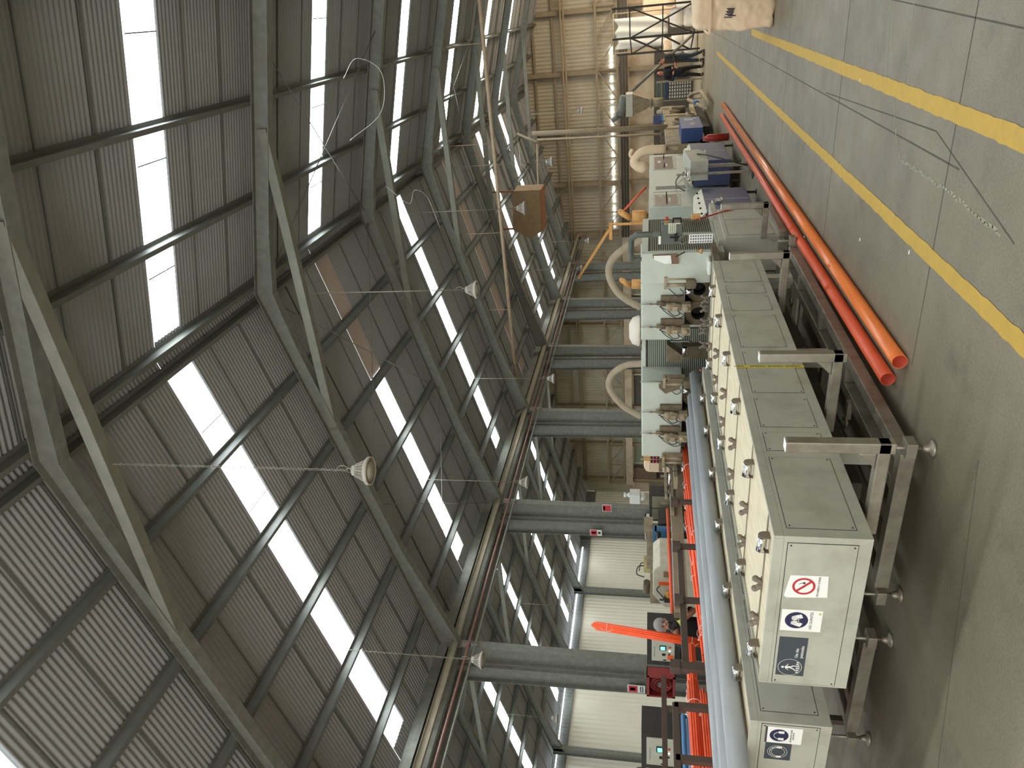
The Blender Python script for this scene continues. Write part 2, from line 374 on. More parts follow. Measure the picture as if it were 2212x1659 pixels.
# --- portal frames: tapered columns, rafters and collar tie
def column(x, w, y, z1, sgn, label):
    """welded I column, inner flange sloping; sgn=+1 the hall lies towards +x"""
    b = B(); t = .012; f = .19; wb, wt = .40, w + .03
    xo = x - sgn * w
    for (xa, xb) in ((x, x + sgn * 0), ):
        # outer flange (vertical), inner flange (tapered), web
        b.hexa([(xo, y - f / 2, 0), (xo + sgn * t, y - f / 2, 0), (xo + sgn * t, y + f / 2, 0), (xo, y + f / 2, 0), (xo, y - f / 2, z1), (xo + sgn * t, y - f / 2, z1), (xo + sgn * t, y + f / 2, z1), (xo, y + f / 2, z1)])
        xi0, xi1 = xo + sgn * wb, xo + sgn * wt
        b.hexa([(xi0 - sgn * t, y - f / 2, 0), (xi0, y - f / 2, 0), (xi0, y + f / 2, 0), (xi0 - sgn * t, y + f / 2, 0), (xi1 - sgn * t, y - f / 2, z1), (xi1, y - f / 2, z1), (xi1, y + f / 2, z1), (xi1 - sgn * t, y + f / 2, z1)])
        b.hexa([(xo + sgn * t, y - .004, 0), (xi0 - sgn * t, y - .004, 0), (xi0 - sgn * t, y + .004, 0), (xo + sgn * t, y + .004, 0), (xo + sgn * t, y - .004, z1), (xi1 - sgn * t, y - .004, z1), (xi1 - sgn * t, y + .004, z1), (xo + sgn * t, y + .004, z1)])
    b.box(min(xo, xo + sgn * .42) - .03, max(xo, xo + sgn * .42) + .03, y - .14, y + .14, 0, .02)
    o = S(b, 'column', galv)
    return o
def rafter(xr, xe, y):
    sgn = 1 if xe > xr else -1; b = B(); t = .012; f = .17
    zt = lambda x: zroof(x, xr) - .19
    def dep(x): d = abs(x - xe); return .26 + (.22 * max(0, 1 - d / 2.6)) + .06 * max(0, 1 - abs(x - xr) / 1.)
    xs = [xr, xr + sgn * 1.0, xe - sgn * 2.6, xe]
    for a, c in zip(xs, xs[1:]):
        za, zc, da, dc = zt(a), zt(c), dep(a), dep(c)
        for (pa, pc) in ((za, zc), (za - da, zc - dc)):
            b.hexa([(a, y - f / 2, pa - t), (c, y - f / 2, pc - t), (c, y + f / 2, pc - t), (a, y + f / 2, pa - t), (a, y - f / 2, pa), (c, y - f / 2, pc), (c, y + f / 2, pc), (a, y + f / 2, pa)])
        b.hexa([(a, y - .004, za - da), (c, y - .004, zc - dc), (c, y + .004, zc - dc), (a, y + .004, za - da), (a, y - .004, za), (c, y - .004, zc), (c, y + .004, zc), (a, y + .004, za)])
    S(b, 'ceiling_rafter', galv)
def tie(xr, y, z=7.56, hw=2.62):
    b = B(); b.box(xr - hw, xr + hw, y - .07, y + .07, z - .006, z); b.box(xr - hw, xr + hw, y - .07, y - .062, z, z + .14); b.box(xr - hw, xr + hw, y + .062, y + .07, z, z + .14)
    S(b, 'ceiling_collar_tie', mt('tie_steel', (120, 120, 108), .6, .2) if 'tie_steel' not in MATS else MATS['tie_steel'])
for y in FY[:-1]:
    rafter(XR, -12.0, y); rafter(XR, 4.1, y); tie(XR, y)
    column(-12.0, .44, y, 6.2, 1, ''); column(4.1, .44, y, 6.2, -1, '')
    rafter(XR2, -12.95, y); rafter(XR2, -29.9, y); tie(XR2, y)
    column(-13.0, .44, y, 6.2, -1, ''); column(-29.6, .4, y, 6.2, 1, '')
# valley: gutter and longitudinal beams between the two bays, with the two conduits under them
b = B(); b.box(-12.75, -12.2, Y0, 39.8, 6.22, 6.24); b.box(-12.75, -12.74, Y0, Y1, 6.22, 6.46); b.box(-12.21, -12.2, Y0, Y1, 6.22, 6.46); S(b, 'ceiling_gutter', galv)
b = B(); b.ibeam((-12.12, Y0, 5.98), (-12.12, Y1, 5.98), .2, .1, .01); S(b, 'ceiling_eave_beam', galv)
b = B(); b.ibeam((-12.86, Y0, 5.98), (-12.86, Y1, 5.98), .2, .1, .01); S(b, 'ceiling_eave_beam', galv)
b = B(); b.ibeam((-11.9, Y0, 6.0), (-11.9, Y1, 6.0), .14, .09, .008); S(b, 'ceiling_eave_beam', mt('tan_beam', (146, 138, 118), .7))
# --- walls
b = B(); corr(b, (-30.6, Y1, 3.05), (1, 0, 0), 35.2, (0, 0, 6.2), (0, -1, 0), amp=.02, pitch=.19, seg=4); wf = S(b, 'wall_far', wall_m)
b = B(); b.box(-30.6, 4.6, Y1 + .02, Y1 + .25, 0, 3.05); b.box(-30, 4.6, Y1 + .01, Y1 + .02, 0, 1.77, 1); S(b, 'wall_far_base', [conc_w, dark_w])
b = B(); corr(b, (-30.2, Y0, 0), (0, 1, 0), Y1 - Y0, (0, 0, 5.62), (1, 0, 0), amp=.022, pitch=.25, seg=4); S(b, 'wall_left', wall_l)
b = B(); corr(b, (-30.26, Y0, 5.6), (0, 1, 0), Y1 - Y0, (0, 0, .95), (1, 0, 0), amp=.02, pitch=.2, seg=4); b.box(-30.18, -30.1, Y0, Y1, 5.6, 5.66); S(b, 'wall_left_upper', galv_d)
b = B(); corr(b, (4.45, Y0, 0), (0, 1, 0), 38.5, (0, 0, 6.5), (-1, 0, 0), amp=.02, pitch=.25, seg=4); b.box(4.4, 4.5, 36.5, Y1, 0, 6.5); b.box(4.4, 4.5, 29.5, 36.5, 4.6, 6.5); S(b, 'wall_right', wall_m)
b = B(); b.box(-30, -6.6, Y0 - .1, Y0, 0, 8.8); b.box(2.6, 4.6, Y0 - .1, Y0, 0, 8.8); b.box(-6.6, 2.6, Y0 - .1, Y0, 5, 8.8); S(b, 'wall_back', wall_m)
# daylight gaps: under the left eave and above the far wall truss
b = B(); b.box(-30.1, -30.09, 17, 24.5, 6.02, 6.06); b.box(-30.1, -30.09, 25.8, 34.5, 6.0, 6.07); S(b, 'window_%d' % WN[0], slit_m); WN[0] += 1
b = B()
rr = random.Random(3); x = -11.6
while x < -2.4:
    w = rr.uniform(.12, .5); b.box(x, x + w, Y1 - .06, Y1 - .05, 3.90, 3.98); x += w + rr.uniform(.03, .2)
S(b, 'window_%d' % WN[0], slit_m); WN[0] += 1
# far wall steelwork
def fbar(name, p, q, w, h, mat=galv_w): b = B(); b.bar(p, q, w, h); S(b, name, mat)
for z in (6.87, 7.9): fbar('wall_far_girt', (-29.3, 40.38, z), (4.4, 40.38, z), .08, .1)
for x in [-.5 - 2.85 * k for k in range(-1, 11)]:
    b = B(); b.ibeam((x, 40.3, 0), (x, 40.3, zroof(x) - .1 if x > -12.3 else zroof(x, XR2) - .1), .18, .2, .01, up=(0, 1, 0)); S(b, 'wall_far_stud', galv_w)
for (xa, xb) in ((-29.2, -12.9), (-12.1, 4.1)):   # lattice girder
    b = B(); b.box(xa, xb, 40.05, 40.15, 4.62, 4.72); b.box(xa, xb, 40.05, 40.15, 3.56, 3.66); n = int((xb - xa) / 1.42); s_ = (xb - xa) / n
    for k in range(n):
        x = xa + s_ * k; b.bar((x, 40.1, 3.6), (x, 40.1, 4.68), .06, .06)
        d = (3.62, 4.66) if (k // 3) % 2 else (4.66, 3.62)
        b.bar((x, 40.1, d[0]), (x + s_, 40.1, d[1]), .06, .06)
    S(b, 'wall_far_girder', galv_w)
b = B(); b.box(-29.2, 4.3, 39.9, 40.0, 3.06, 3.5); S(b, 'wall_far_beam', conc_w)
b = B()
for z in (3.15, 3.3, 3.45): b.cyl((-12, 39.8, z), (3.8, 39.8, z), .055, 8)
S(b, 'wall_far_dark_pipes', dark_w)
# windows and slatted shutters low in the far wall of the second bay
for (xa, xb, m_) in ((-15.6, -13.2, win_g), (-18.5, -15.9, win_g), (-23.4, -21.0, dark_w), (-27.6, -24.8, win_g)):
    b = B(); b.box(xa, xb, 40.28, 40.32, 2.0, 2.95, 0); b.box(xa - .06, xb + .06, 40.25, 40.34, 2.95, 3.02, 1); b.box(xa - .06, xa, 40.25, 40.34, 2.0, 3.0, 1); b.box(xb, xb + .06, 40.25, 40.34, 2.0, 3.0, 1); b.box(xa, xb, 40.25, 40.3, 2.46, 2.49, 1)
    b.box(xa, xb, 40.25, 40.34, 1.94, 2.0, 1); S(b, 'window_%d' % WN[0], [m_, cream]); WN[0] += 1
for (xa, xb) in ((-20.6, -18.8), (-29.2, -27.9)):
    b = B(); b.box(xa, xb, 40.3, 40.36, 1.5, 3.0, 0)
    n = int((xb - xa) / .12)
    for k in range(n): b.box(xa + .12 * k, xa + .12 * k + .06, 40.24, 40.3, 1.5, 3.0, 1)
    S(b, 'wall_far_shutter', [dark_w, shut])
# ================================================================= pipe catching tables
def foot(par, x, y, ztop=.33):
    b = B(); b.cyl((x, y, .06), (x, y, ztop), .014, 10); b.lathe([(.055, 0), (.06, .012), (.055, .022), (.03, .03), (.03, .05), (.022, .06), (.022, .075)], (x, y, 0)); b.cyl((x, y, .135), (x, y, .15), .024, 6)
    return out(b, 'levelling_foot', MATS['worn_steel'], par)
def sticker(par, x0, x1, z0, z1, y, mat, name='sign_plate', tilt=0):
    b = B(); b.box(x0, x1, y - .002, y, z0, z1); o = out(b, name, mat, par); return o
def disc(par, cx, cz, y, r, mat, name, r2=0):
    b = B(); n = 36
    if r2:
        A = [b.b.verts.new((cx + r * math.cos(k * 6.2832 / n), y, cz + r * math.sin(k * 6.2832 / n))) for k in range(n)]; Q = [b.b.verts.new((cx + r2 * math.cos(k * 6.2832 / n), y, cz + r2 * math.sin(k * 6.2832 / n))) for k in range(n)]
        for k in range(n): b._f((A[k], A[(k + 1) % n], Q[(k + 1) % n], Q[k]))
    else: b.prism([(r * math.cos(k * 6.2832 / n), r * math.sin(k * 6.2832 / n)) for k in range(n)], (cx, y, cz), (1, 0, 0), (0, 0, 1), (0, -.0006, 0))
    return out(b, name, mat, par)
def plates(par, spec, face, off, z0=.69, z1=1.08):
    """screwed access panels: a dark joint, the plate on it and its four screws"""
    for a, c in spec:
        b = B()
        def q(u0, u1, w0, w1, d0, d1, mi):
            if face == 'x': b.box(off + d0, off + d1, u0, u1, w0, w1, mi)
            else: b.box(u0, u1, off - d1, off - d0, w0, w1, mi)
        q(a - .004, c + .004, z0 - .004, z1 + .004, -.002, .0012, 1); q(a, c, z0, z1, 0, .003, 0)
        for u in (a + .018, c - .018):
            for w in (z0 + .018, z1 - .018): q(u - .005, u + .005, w - .005, w + .005, .003, .0042, 1)
        out(b, 'access_panel', [tabg, blk], par)
def roller(par, x, y, z=1.19):
    b = B(); r = [(.020, -.055), (.031, -.055), (.0225, 0), (.031, .055), (.020, .055)]; b.lathe(r, (x, y, z + .012), (1, 0, 0), 20)
    o = out(b, 'chrome_roller', chrome, par)
    b = B()
    for s_, k in ((.066, 1), (-.066, .5)):
        b.prism([(-.035 * k, -.05), (.035 * k, -.05), (.035 * k, .0), (.024 * k, .026 * k), (0, .036 * k), (-.024 * k, .026 * k), (-.035 * k, 0)], (x + s_ - .003, y, z), (0, 1, 0), (0, 0, 1), (.006, 0, 0))
    b.cyl((x - .07, y, z + .012), (x + .07, y, z + .012), .008, 8)
    out(b, 'roller_bracket', rubber, par); return o
def vsup(par, x, y, z=1.14):
    b = B()
    for s_ in (-1, 1):
        b.tube([(x + s_ * .006, y, z - .02), (x + s_ * .024, y - .0, z + .02), (x + s_ * .042, y, z + .045)], [.026, .021, .019], 12)
        b.ball((x + s_ * .044, y, z + .05), .023, 12)
    b.box(x - .05, x + .05, y - .02, y + .02, z - .03, z + .012)
    return out(b, 'pipe_cradle', rubber, par)
def table(x0, x1, y0, y1, z0, z1, slots, rx, vx, label, panels, front):
    t = T('pipe_table', label, 'pipe table', ((x0 + x1) / 2, (y0 + y1) / 2, 0), 'pipe catching tables')
    b = B(); w = .02
    b.box(x0, x1, y0, y1, z0, z1 - .06)
    b.box(x0, x0 + w, y0, y1, z1 - .06, z1); b.box(x1 - w, x1, y0, y1, z1 - .06, z1); b.box(x0 + w, x1 - w, y0, y0 + w, z1 - .06, z1); b.box(x0 + w, x1 - w, y1 - w, y1, z1 - .06, z1)
    out(b, 'box_body', tabg, t, bevel=.003)
    plates(t, panels, 'x', x1, z0 + .08, z1 - .085)
    plates(t, [front], 'y', y0, z0 + .08, z1 - .085)
    # sheet boards between the cross slots, each a little pitched towards the slot, the slot edged with a steel angle
    ys = [y0 + w] + list(slots) + [y1 - w]
    for k in range(len(ys) - 1):
        a, c = ys[k] + (.016 if k else 0), ys[k + 1] - .016
        b = B(); zz = z1 - .016
        b.hexa([(x0 + w, a, zz - .012), (x1 - w, a, zz - .012), (x1 - w, c, zz - .012), (x0 + w, c, zz - .012), (x0 + w, a, zz - .004), (x1 - w, a, zz - .004), (x1 - w, c, zz), (x0 + w, c, zz)])
        out(b, 'top_board', wood, t)
    for y in slots:
        b = B(); b.box(x0 + w, x1 - w, y - .017, y - .012, z1 - .04, z1 - .008); b.box(x0 + w, x1 - w, y + .012, y + .017, z1 - .04, z1 - .012)
        b.cyl((x0 + w, y, z1 - .02), (x1 - w, y, z1 - .02), .008, 8); out(b, 'cross_slot', steel, t)
        for x in rx: roller(t, x, y - .09, z1 + .02)
        for x in vx: vsup(t, x, y, z1 - .02)
    return t
def under(x0, x1, y0, y1, label):
    """welded floor frame with ladder rails, lifting eyes, screw feet and legs up to the box"""
    t = T('floor_frame', label, 'machine frame', ((x0 + x1) / 2, (y0 + y1) / 2, 0), 'floor frames of the tables')
    b = B(); z0, z1 = .10, .20
    for (a, c) in ((x1 - .1, x1), (x1 - .36, x1 - .26), (x0, x0 + .1), (x0 + .26, x0 + .36)): b.box(a, c, y0 + .1, y1 - .1, z0, z1)
    for y in (y0, y1 - .1): b.box(x0, x1, y, y + .1, z0, z1)
    y = y0 + 1.55
    for k in range(3): b.box(x1 - .26, x1 - .1, y, y + .09, z0, z1); b.box(x0 + .1, x0 + .26, y, y + .09, z0, z1); y += 1.15
    b.box(x0 + .36, x1 - .36, (y0 + y1) / 2, (y0 + y1) / 2 + .1, z0, z1)
    for x in (x1 + .0, x0 - .12):
        for y in (y0 - .06, y1 - .02): b.box(x, x + .12, y, y + .12, z0 + .02, z1 - .01)
    out(b, 'frame_rails', steel, t, bevel=.006)
    for x in (x0 + .31, x1 - .31):
        for y in (y0 + .5, (y0 + y1) / 2 - .2, y1 - .4):
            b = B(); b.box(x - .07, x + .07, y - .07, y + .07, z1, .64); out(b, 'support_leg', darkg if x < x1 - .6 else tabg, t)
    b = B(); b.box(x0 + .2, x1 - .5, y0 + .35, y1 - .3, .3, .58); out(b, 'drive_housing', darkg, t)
    for y in (y0 + 1.27, y0 + 4.1):
        b = B(); x = x1 - .5; b.tube([Vector((x, y, z1 + .02)) + Vector((math.cos(a * .3927) * .05, math.sin(a * .3927) * .05, 0)) for a in range(16)], .016, 8, closed=True)
        b.box(x + .04, x1 - .3, y - .035, y + .035, z1 - .01, z1 + .03); out(b, 'lifting_eye', steel, t)
        b = B(); x = x1 - .33; b.prism([(-.045, -.03), (.045, -.03), (0, .045)], (x, y, z1 + .001), (0, 1, 0), (-1, 0, 0), (0, 0, .001)); b.mi = 1; b.prism([(-.03, -.02), (.03, -.02), (0, .03)], (x, y, z1 + .002), (0, 1, 0), (-1, 0, 0), (0, 0, .001)); out(b, 'warning_sticker', [blk, gold], t)
    for x in (x1 + .06, x0 - .06):
        for y in (y0 + .0, y1 + .04): foot(t, x, y)
    return t
def arm(par, y, xe=-2.50, zt=1.09, ztop=.57, x_in=-3.15, red=False):
    b = B(); w = .075
    b.box(x_in, xe + .03, y - w / 2, y + w / 2, ztop - .075, ztop); b.box(xe - .045, xe + .03, y - w / 2, y + w / 2, ztop - .1, zt)
    b.prism([(0, 0), (-.11, 0), (0, .11)], (xe - .045, y - .03, ztop), (1, 0, 0), (0, 0, 1), (0, .06, 0))
    o = out(b, 'pipe_fork', steel, par, bevel=.008)
    b = B(); b.box(xe - .042, xe + .027, y - .034, y + .034, zt, zt + .006); out(b, 'end_cap', white, par, bevel=.01)
SL1 = (3.84, 4.66, 5.58, 6.5, 7.42, 8.3)
P1 = [(3.63, 4.39), (4.48, 4.72), (4.80, 5.23), (5.33, 6.09), (6.19, 6.94), (7.06, 7.45), (7.54, 7.78), (7.89, 8.62)]
t1 = table(-4.22, -2.94, 3.55, 8.64, .61, 1.17, SL1, (-3.17, -4.13), (-3.60, -3.93), 'long grey pipe table with safety signs on its end and yellow tape on its side', P1, (-4.2, -2.99))
for y in (3.89, 5.11, 7.5): arm(t1, y)
S2 = (4.2, 5.1, 6.0, 6.9, 7.8, 8.6)
P2 = [(3.64, 4.4), (4.48, 4.72), (4.8, 5.3), (5.4, 6.2), (6.3, 7.1), (7.2, 7.6), (7.7, 8.4)]
t2 = table(-5.95, -4.62, 3.55, 9.1, .65, 1.20, S2, (-4.80, -5.7), (-5.25, -5.5), 'grey pipe table carrying the long grey pipes, with ear protection signs on its end', P2, (-5.9, -4.64))
f1 = under(-4.2, -2.97, 4.5, 9.2, 'grey steel floor frame under the table with the pedestrian sign'); f2 = under(-5.9, -4.80, 4.5, 9.3, 'grey steel floor frame under the table that carries the grey pipes')
# tape with the word repeated down the side
b = B(); b.box(-2.9365, -2.934, 5.77, 5.81, .612, 1.168); tp = out(b, 'warning_tape', tape, t1)
for k in range(4): text('RETENIDO' if k else 'ENIDO', .028, (-2.9335, 5.79, .70 + .145 * (3 - k) + (.0 if k else .012)), (0, 0, -1), (0, 1, 0), ink, t1, 'tape_lettering', sx=.95)
# signs on the end of the first table
YF = 3.546
def no_smoking(par):
    b = B(); v = [(-3.425, 1.06), (-3.41, 1.075), (-3.24, 1.05), (-3.235, .83), (-3.41, .82)]
    b.prism([(x, z) for x, z in v], (0, YF, 0), (1, 0, 0), (0, 0, 1), (0, -.0015, 0)); o = out(b, 'no_smoking_sign', paper, par)
    cx, cz, y = -3.325, .965, YF - .003
    disc(par, cx, cz, y, .068, redp, 'prohibition_ring', .054)
    b = B(); b.bar((cx - .042, y - .0008, cz + .042), (cx + .042, y - .0008, cz - .042), .014, .0004, up=(0, 1, 0)); out(b, 'prohibition_bar', redp, par)
    b = B(); b.bar((cx - .035, y, cz - .018), (cx + .02, y, cz - .002), .011, .0006, up=(0, 1, 0)); b.mi = 1; b.bar((cx + .02, y, cz - .002), (cx + .034, y, cz + .002), .013, .0007, up=(0, 1, 0))
    b.tube(arc((cx + .005, y, cz + .012), (1, 0, 0), (0, 0, 1), .02, 180, 420, 10), .0014, 5); out(b, 'cigarette_pictogram', [white, ink], par)
    text('PROHIBIDO FUMAR', .0185, (-3.325, YF - .0018, .878), (1, 0, -.01), (0, 0, 1), ink, par)
def gloves(par):
    b = B(); b.box(-3.71, -3.525, YF - .0015, YF, .83, 1.075); out(b, 'gloves_sign', paper, par)
    cx, cz, y = -3.615, .982, YF - .003
    disc(par, cx, cz, y, .07, navy, 'mandatory_disc')
    for s_ in (-1, 1):
        b = B(); o = (cx + s_ * .026, y - .001, cz - .0); u = Vector((1, 0, s_ * .45)).normalized(); v = Vector((-s_ * .45, 0, 1)).normalized()
        b.prism([(-.016, -.035), (.016, -.035), (.019, .0), (-.019, .0)], o, u, v, (0, -.0004, 0))
        for k, ln in enumerate((.028, .034, .032, .026)): b.prism([(-.019 + k * .0097, -.001), (-.0108 + k * .0097, -.001), (-.0115 + k * .0097, ln), (-.0183 + k * .0097, ln)], o, u, v, (0, -.0004, 0))
        b.prism([(.012 * -s_, -.02), (.034 * -s_, .006), (.028 * -s_, .014), (.012 * -s_, -.002)], o, u, v, (0, -.0004, 0)); out(b, 'glove_pictogram', white, par)
    text('USE GUANTES', .024, (-3.615, YF - .0018, .893), (1, 0, 0), (0, 0, 1), ink, par)
    b = B(); b.box(-3.56, -3.545, YF - .002, YF - .0015, .838, .852); out(b, 'green_mark', glove, par)
def walker(par):
    b = B(); b.box(-4.125, -3.77, YF - .0015, YF, .893, 1.07); out(b, 'pedestrian_sign', slate, par)
    cx, cz, y = -4.045, .985, YF - .003
    disc(par, cx, cz, y, .076, white, 'white_ring', .0735)
    b = B(); yy = y - .001
    disc(par, cx, cz + .045, yy, .009, white, 'walker_head')
    b.prism([(-.011, .028), (.008, .033), (.011, .0), (-.005, -.004)], (cx, yy, cz), (1, 0, 0), (0, 0, 1), (0, -.0004, 0))
    for p, q, w in (((.0, 0), (.016, -.022), .009), ((.016, -.022), (.014, -.04), .007), ((-.002, 0), (-.014, -.024), .009), ((-.014, -.024), (-.028, -.036), .007), ((-.01, .026), (-.024, .008), .005), ((.006, .028), (.024, .012), .005), ((.024, .012), (.03, .016), .005)):
        b.bar((cx + p[0], yy, cz + p[1]), (cx + q[0], yy, cz + q[1]), w, .0004, up=(0, 1, 0))
    out(b, 'walker_pictogram', white, par)
    b = B()
    for k in range(6): x = cx - .045 + k * .018; b.prism([(0, -.0), (.009, 0), (.005, -.026 + abs(k - 2.5) * .004), (-.005, -.026 + abs(k - 2.5) * .004)], (x, yy, cz - .038), (1, 0, 0), (0, 0, 1), (0, -.0004, 0))
    out(b, 'crossing_pictogram', white, par)
    text('Use vías\npeatonales', .031, (-3.955, YF - .0018, .937), (1, 0, -.02), (.02, 0, 1), white, par, align='LEFT', sx=.85)
no_smoking(t1); gloves(t1); walker(t1)
def ears(par):
    b = B(); b.box(-4.83, -4.66, YF - .0012, YF - .0002, .84, 1.08); out(b, 'ear_protection_sign', paper, par)
    b = B(); b.box(-5.015, -4.832, YF - .0015, YF, .90, 1.08); out(b, 'dark_ear_sign', slate, par)
    b = B(); b.box(-4.83, -4.66, YF - .0014, YF - .0008, 1.075, 1.09); out(b, 'sign_edge', slate, par)
    disc(par, -4.745, .995, YF - .003, .064, navy, 'mandatory_disc')
    y = YF - .004
    for cx, cz, r in ((-4.745, .992, .036),):
        b = B(); b.tube(arc((cx, y, cz + .002), (1, 0, 0), (0, 0, 1), r, 0, 180, 14), .0022, 5); b.box(cx - r - .012, cx - r + .012, y - .001, y, cz - .03, cz + .008); b.box(cx + r - .012, cx + r + .012, y - .001, y, cz - .03, cz + .008); out(b, 'ear_muff_pictogram', white, par)
    disc(par, -4.925, .993, YF - .003, .068, white, 'white_ring', .0655); disc(par, -4.925, .988, YF - .0035, .047, white, 'head_outline', .0445)
    b = B(); b.tube(arc((-4.925, y, .992), (1, 0, 0), (0, 0, 1), .054, 0, 180, 14), .0022, 5); b.box(-4.985, -4.967, y - .001, y, .965, 1.0); b.box(-4.883, -4.865, y - .001, y, .965, 1.0); out(b, 'ear_muff_pictogram', white, par)
    text('USE PROTECTORES\nAUDITIVOS', .0155, (-4.745, YF - .0018, .905), (1, 0, 0), (0, 0, 1), ink, par)
ears(t2)
# ================================================================= loose pipes
def pipe(p, q, r, mat, label, group, inner=None, name='plastic_pipe'):
    b = B(); b.pipe(p, q, r, r * .93); return tag(out(b, name, [mat, inner or mat]), label, 'pipe', group)
pipe((-2.62, 5.24, .056), (-2.76, 20.75, .056), .056, orange, 'glossy orange pipe on the floor, the one nearer the yellow line', 'orange pipes lying on the floor', orin)
pipe((-2.865, 5.42, .056), (-3.06, 20.85, .056), .056, orange2, 'matt red-orange pipe on the floor, the one beside the machine frames', 'orange pipes lying on the floor', orin)
for k, (x, z, ya) in enumerate(((-4.95, 1.275, 9.45), (-5.12, 1.315, 9.1), (-5.29, 1.345, 8.75))):
    pipe((x, 2.9, z), (x + .02, ya, z), .077, greyp, ('grey pipe on the table, right one beside the bare boards', 'grey pipe on the table, middle one of three', 'grey pipe on the table, the one beside the orange bundles')[k], 'grey pipes lying on the table', blk)
# ================================================================= orange conduit bundles
def bundle(p, q, label, rings=2, r=.0125, ties=(.12, .5, .88), group='orange conduit bundles on the rack', seed=0):
    p, q = Vector(p), Vector(q); t = T('conduit_bundle', label, 'bundle', p, group); rr = random.Random(seed); d = (q - p).normalized(); L = (q - p).length; a = d.cross(Vector((0, 0, 1))).normalized() if abs(d.z) < .9 else Vector((1, 0, 0)); c = a.cross(d).normalized(); a = d.cross(c).normalized()
    b = B(); b.pipe(p, p + d * L, r, r * .8, 10); m = out(b, 'conduit', [cond, orin], t); first = True
    for i in range(-rings, rings + 1):
        for j in range(-rings, rings + 1):
            if abs(i + j) > rings or (i == 0 and j == 0): continue
            o = (a * (i + j * .5) + c * (j * .866)) * 2.03 * r + d * rr.uniform(-.05, .05); e = m.copy(); COL.objects.link(e); e.parent = t; e.location = o
    R_ = (2 * rings + 1) * r * 1.06
    for f in ties:
        b = B(); o = p + d * (L * f); b.tube([o + (a * math.cos(k * .5236) + c * math.sin(k * .5236)) * R_ for k in range(12)], .0035, 5, closed=True)
        b.tube([o + c * R_, o + c * (R_ + .02) + d * .04 + a * .03, o + c * (R_ + .005) + d * .09 + a * .045], .003, 5); b.tube([o + c * R_, o + c * (R_ + .015) - d * .05 + a * .02, o + c * R_ - d * .09 + a * .06], .003, 5)
        out(b, 'string_tie', string, t)
    return t
# far stack, long bundles
bl = ['top row, touching the grey pipes', 'top row, second', 'top row, third', 'top row, furthest back']
i = 0
for k in range(4):
    bundle((-6.48 - .16 * k, 5.75 + .12 * k, 1.22 + (.02 if k % 2 else 0)), (-6.52 - .16 * k, 9.9 - .35 * k, 1.34), 'long bundle on the rack beyond the man, ' + bl[k], seed=k)
for k in range(4):
    bundle((-6.5 - .16 * k, 5.6, 1.07), (-6.5 - .16 * k, 9.6, 1.18), 'long bundle on the rack beyond the man, lower row, %s from the grey pipes' % ('first', 'second', 'third', 'fourth')[k], seed=10 + k)
for k, (x, z, y) in enumerate(((-6.4, 1.20, 5.2), (-6.5, 1.33, 5.30), (-6.58, 1.25, 5.5), (-6.62, 1.44, 5.52), (-6.72, 1.38, 5.42), (-6.85, 1.44, 5.6), (-7.0, 1.42, 5.7), (-7.15, 1.38, 5.2))):
    bundle((x, 2.9, z - .02), (x - .03, y, z), 'orange bundle showing its cut ends, ' + ('lowest beside the grey pipes', 'second from the grey pipes', 'third from the grey pipes', 'topmost and furthest back', 'resting on the second and third', 'second from the brown posts behind', 'directly against the brown posts behind', 'shortest one behind the others')[k], seed=20 + k, ties=(.3, .62, .9))
for k in range(5): bundle((-6.36 - .17 * k, 2.9, 1.06), (-6.36 - .17 * k, 5.1, 1.08), 'orange bundle in the bottom layer before the hose cabinet, %s from the grey pipes' % ('first', 'second', 'third', 'fourth', 'fifth')[k], seed=40 + k, ties=(.5,))
for k in range(3):
    bundle((-7.9 - .14 * k, 6.0, 1.35), (-7.95 - .14 * k, 7.2, 1.35), 'short bundle behind the brown rack below the red hose cabinet, %s from the rack' % ('first', 'second', 'third', 'fourth', 'fifth')[k], rings=2, seed=60 + k, ties=(.4,))
# ================================================================= brown steel racks
def rackpost(t, x, y, z1, m=rack, w=.055, plate=True, w2=.055):
    b = B(); b.box(x - w / 2, x + w / 2, y - w2 / 2, y + w2 / 2, 0, z1)
    out(b, 'post', m, t)
    if plate: b = B(); b.box(x - .05, x + .05, y - .06, y + .05, z1 - .01, z1 + .09); out(b, 'post_head', m, t)
t = T('pipe_rack', 'brown steel pipe rack with square post heads behind the grey pipes, far half', 'rack', (-7.1, 7.5, 0), 'brown pipe racks')
for y in (8.25, 7.32, 6.38): rackpost(t, -6.3, y, 1.53, plate=True)
rackpost(t, -6.3, 5.42, 1.6, w2=.10)
for y in (8.25, 7.32, 6.38, 5.42): b = B(); b.box(-7.4, -6.3, y - .03, y + .03, .92, .99); out(b, 'bearer', rack, t); rackpost(t, -7.42, y, 1.1, plate=False)
b = B(); b.box(-6.38, -6.30, 5.4, 7.35, 1.49, 1.56); out(b, 'top_rail', rack, t)
t = T('pipe_rack', 'brown steel pipe rack at the near end of the orange bundles', 'rack', (-7.1, 4.2, 0), 'brown pipe racks')
for y in (4.93, 4.36, 3.3): b = B(); b.box(-6.33, -6.27, y - .03, y + .03, 0, 1.66); out(b, 'post', rack, t); b = B(); b.box(-7.4, -6.3, y - .03, y + .03, .92, .99); out(b, 'bearer', rack, t)
for y in (5.9, 4.93, 3.3): rackpost(t, -7.6, y, 1.72, plate=False)
b = B(); b.box(-6.33, -6.27, 3.0, 4.95, 1.62, 1.68); b.box(-7.63, -7.57, 3.0, 6.35, 1.70, 1.76); out(b, 'top_rail', rack, t)
t = T('pipe_rack', 'dark rack with upright posts further back behind the far orange bundles', 'rack', (-7.4, 11, 0), 'brown pipe racks')
for y in (8.95, 9.35, 9.75): rackpost(t, -6.92, y, 1.36, rackb, plate=False)
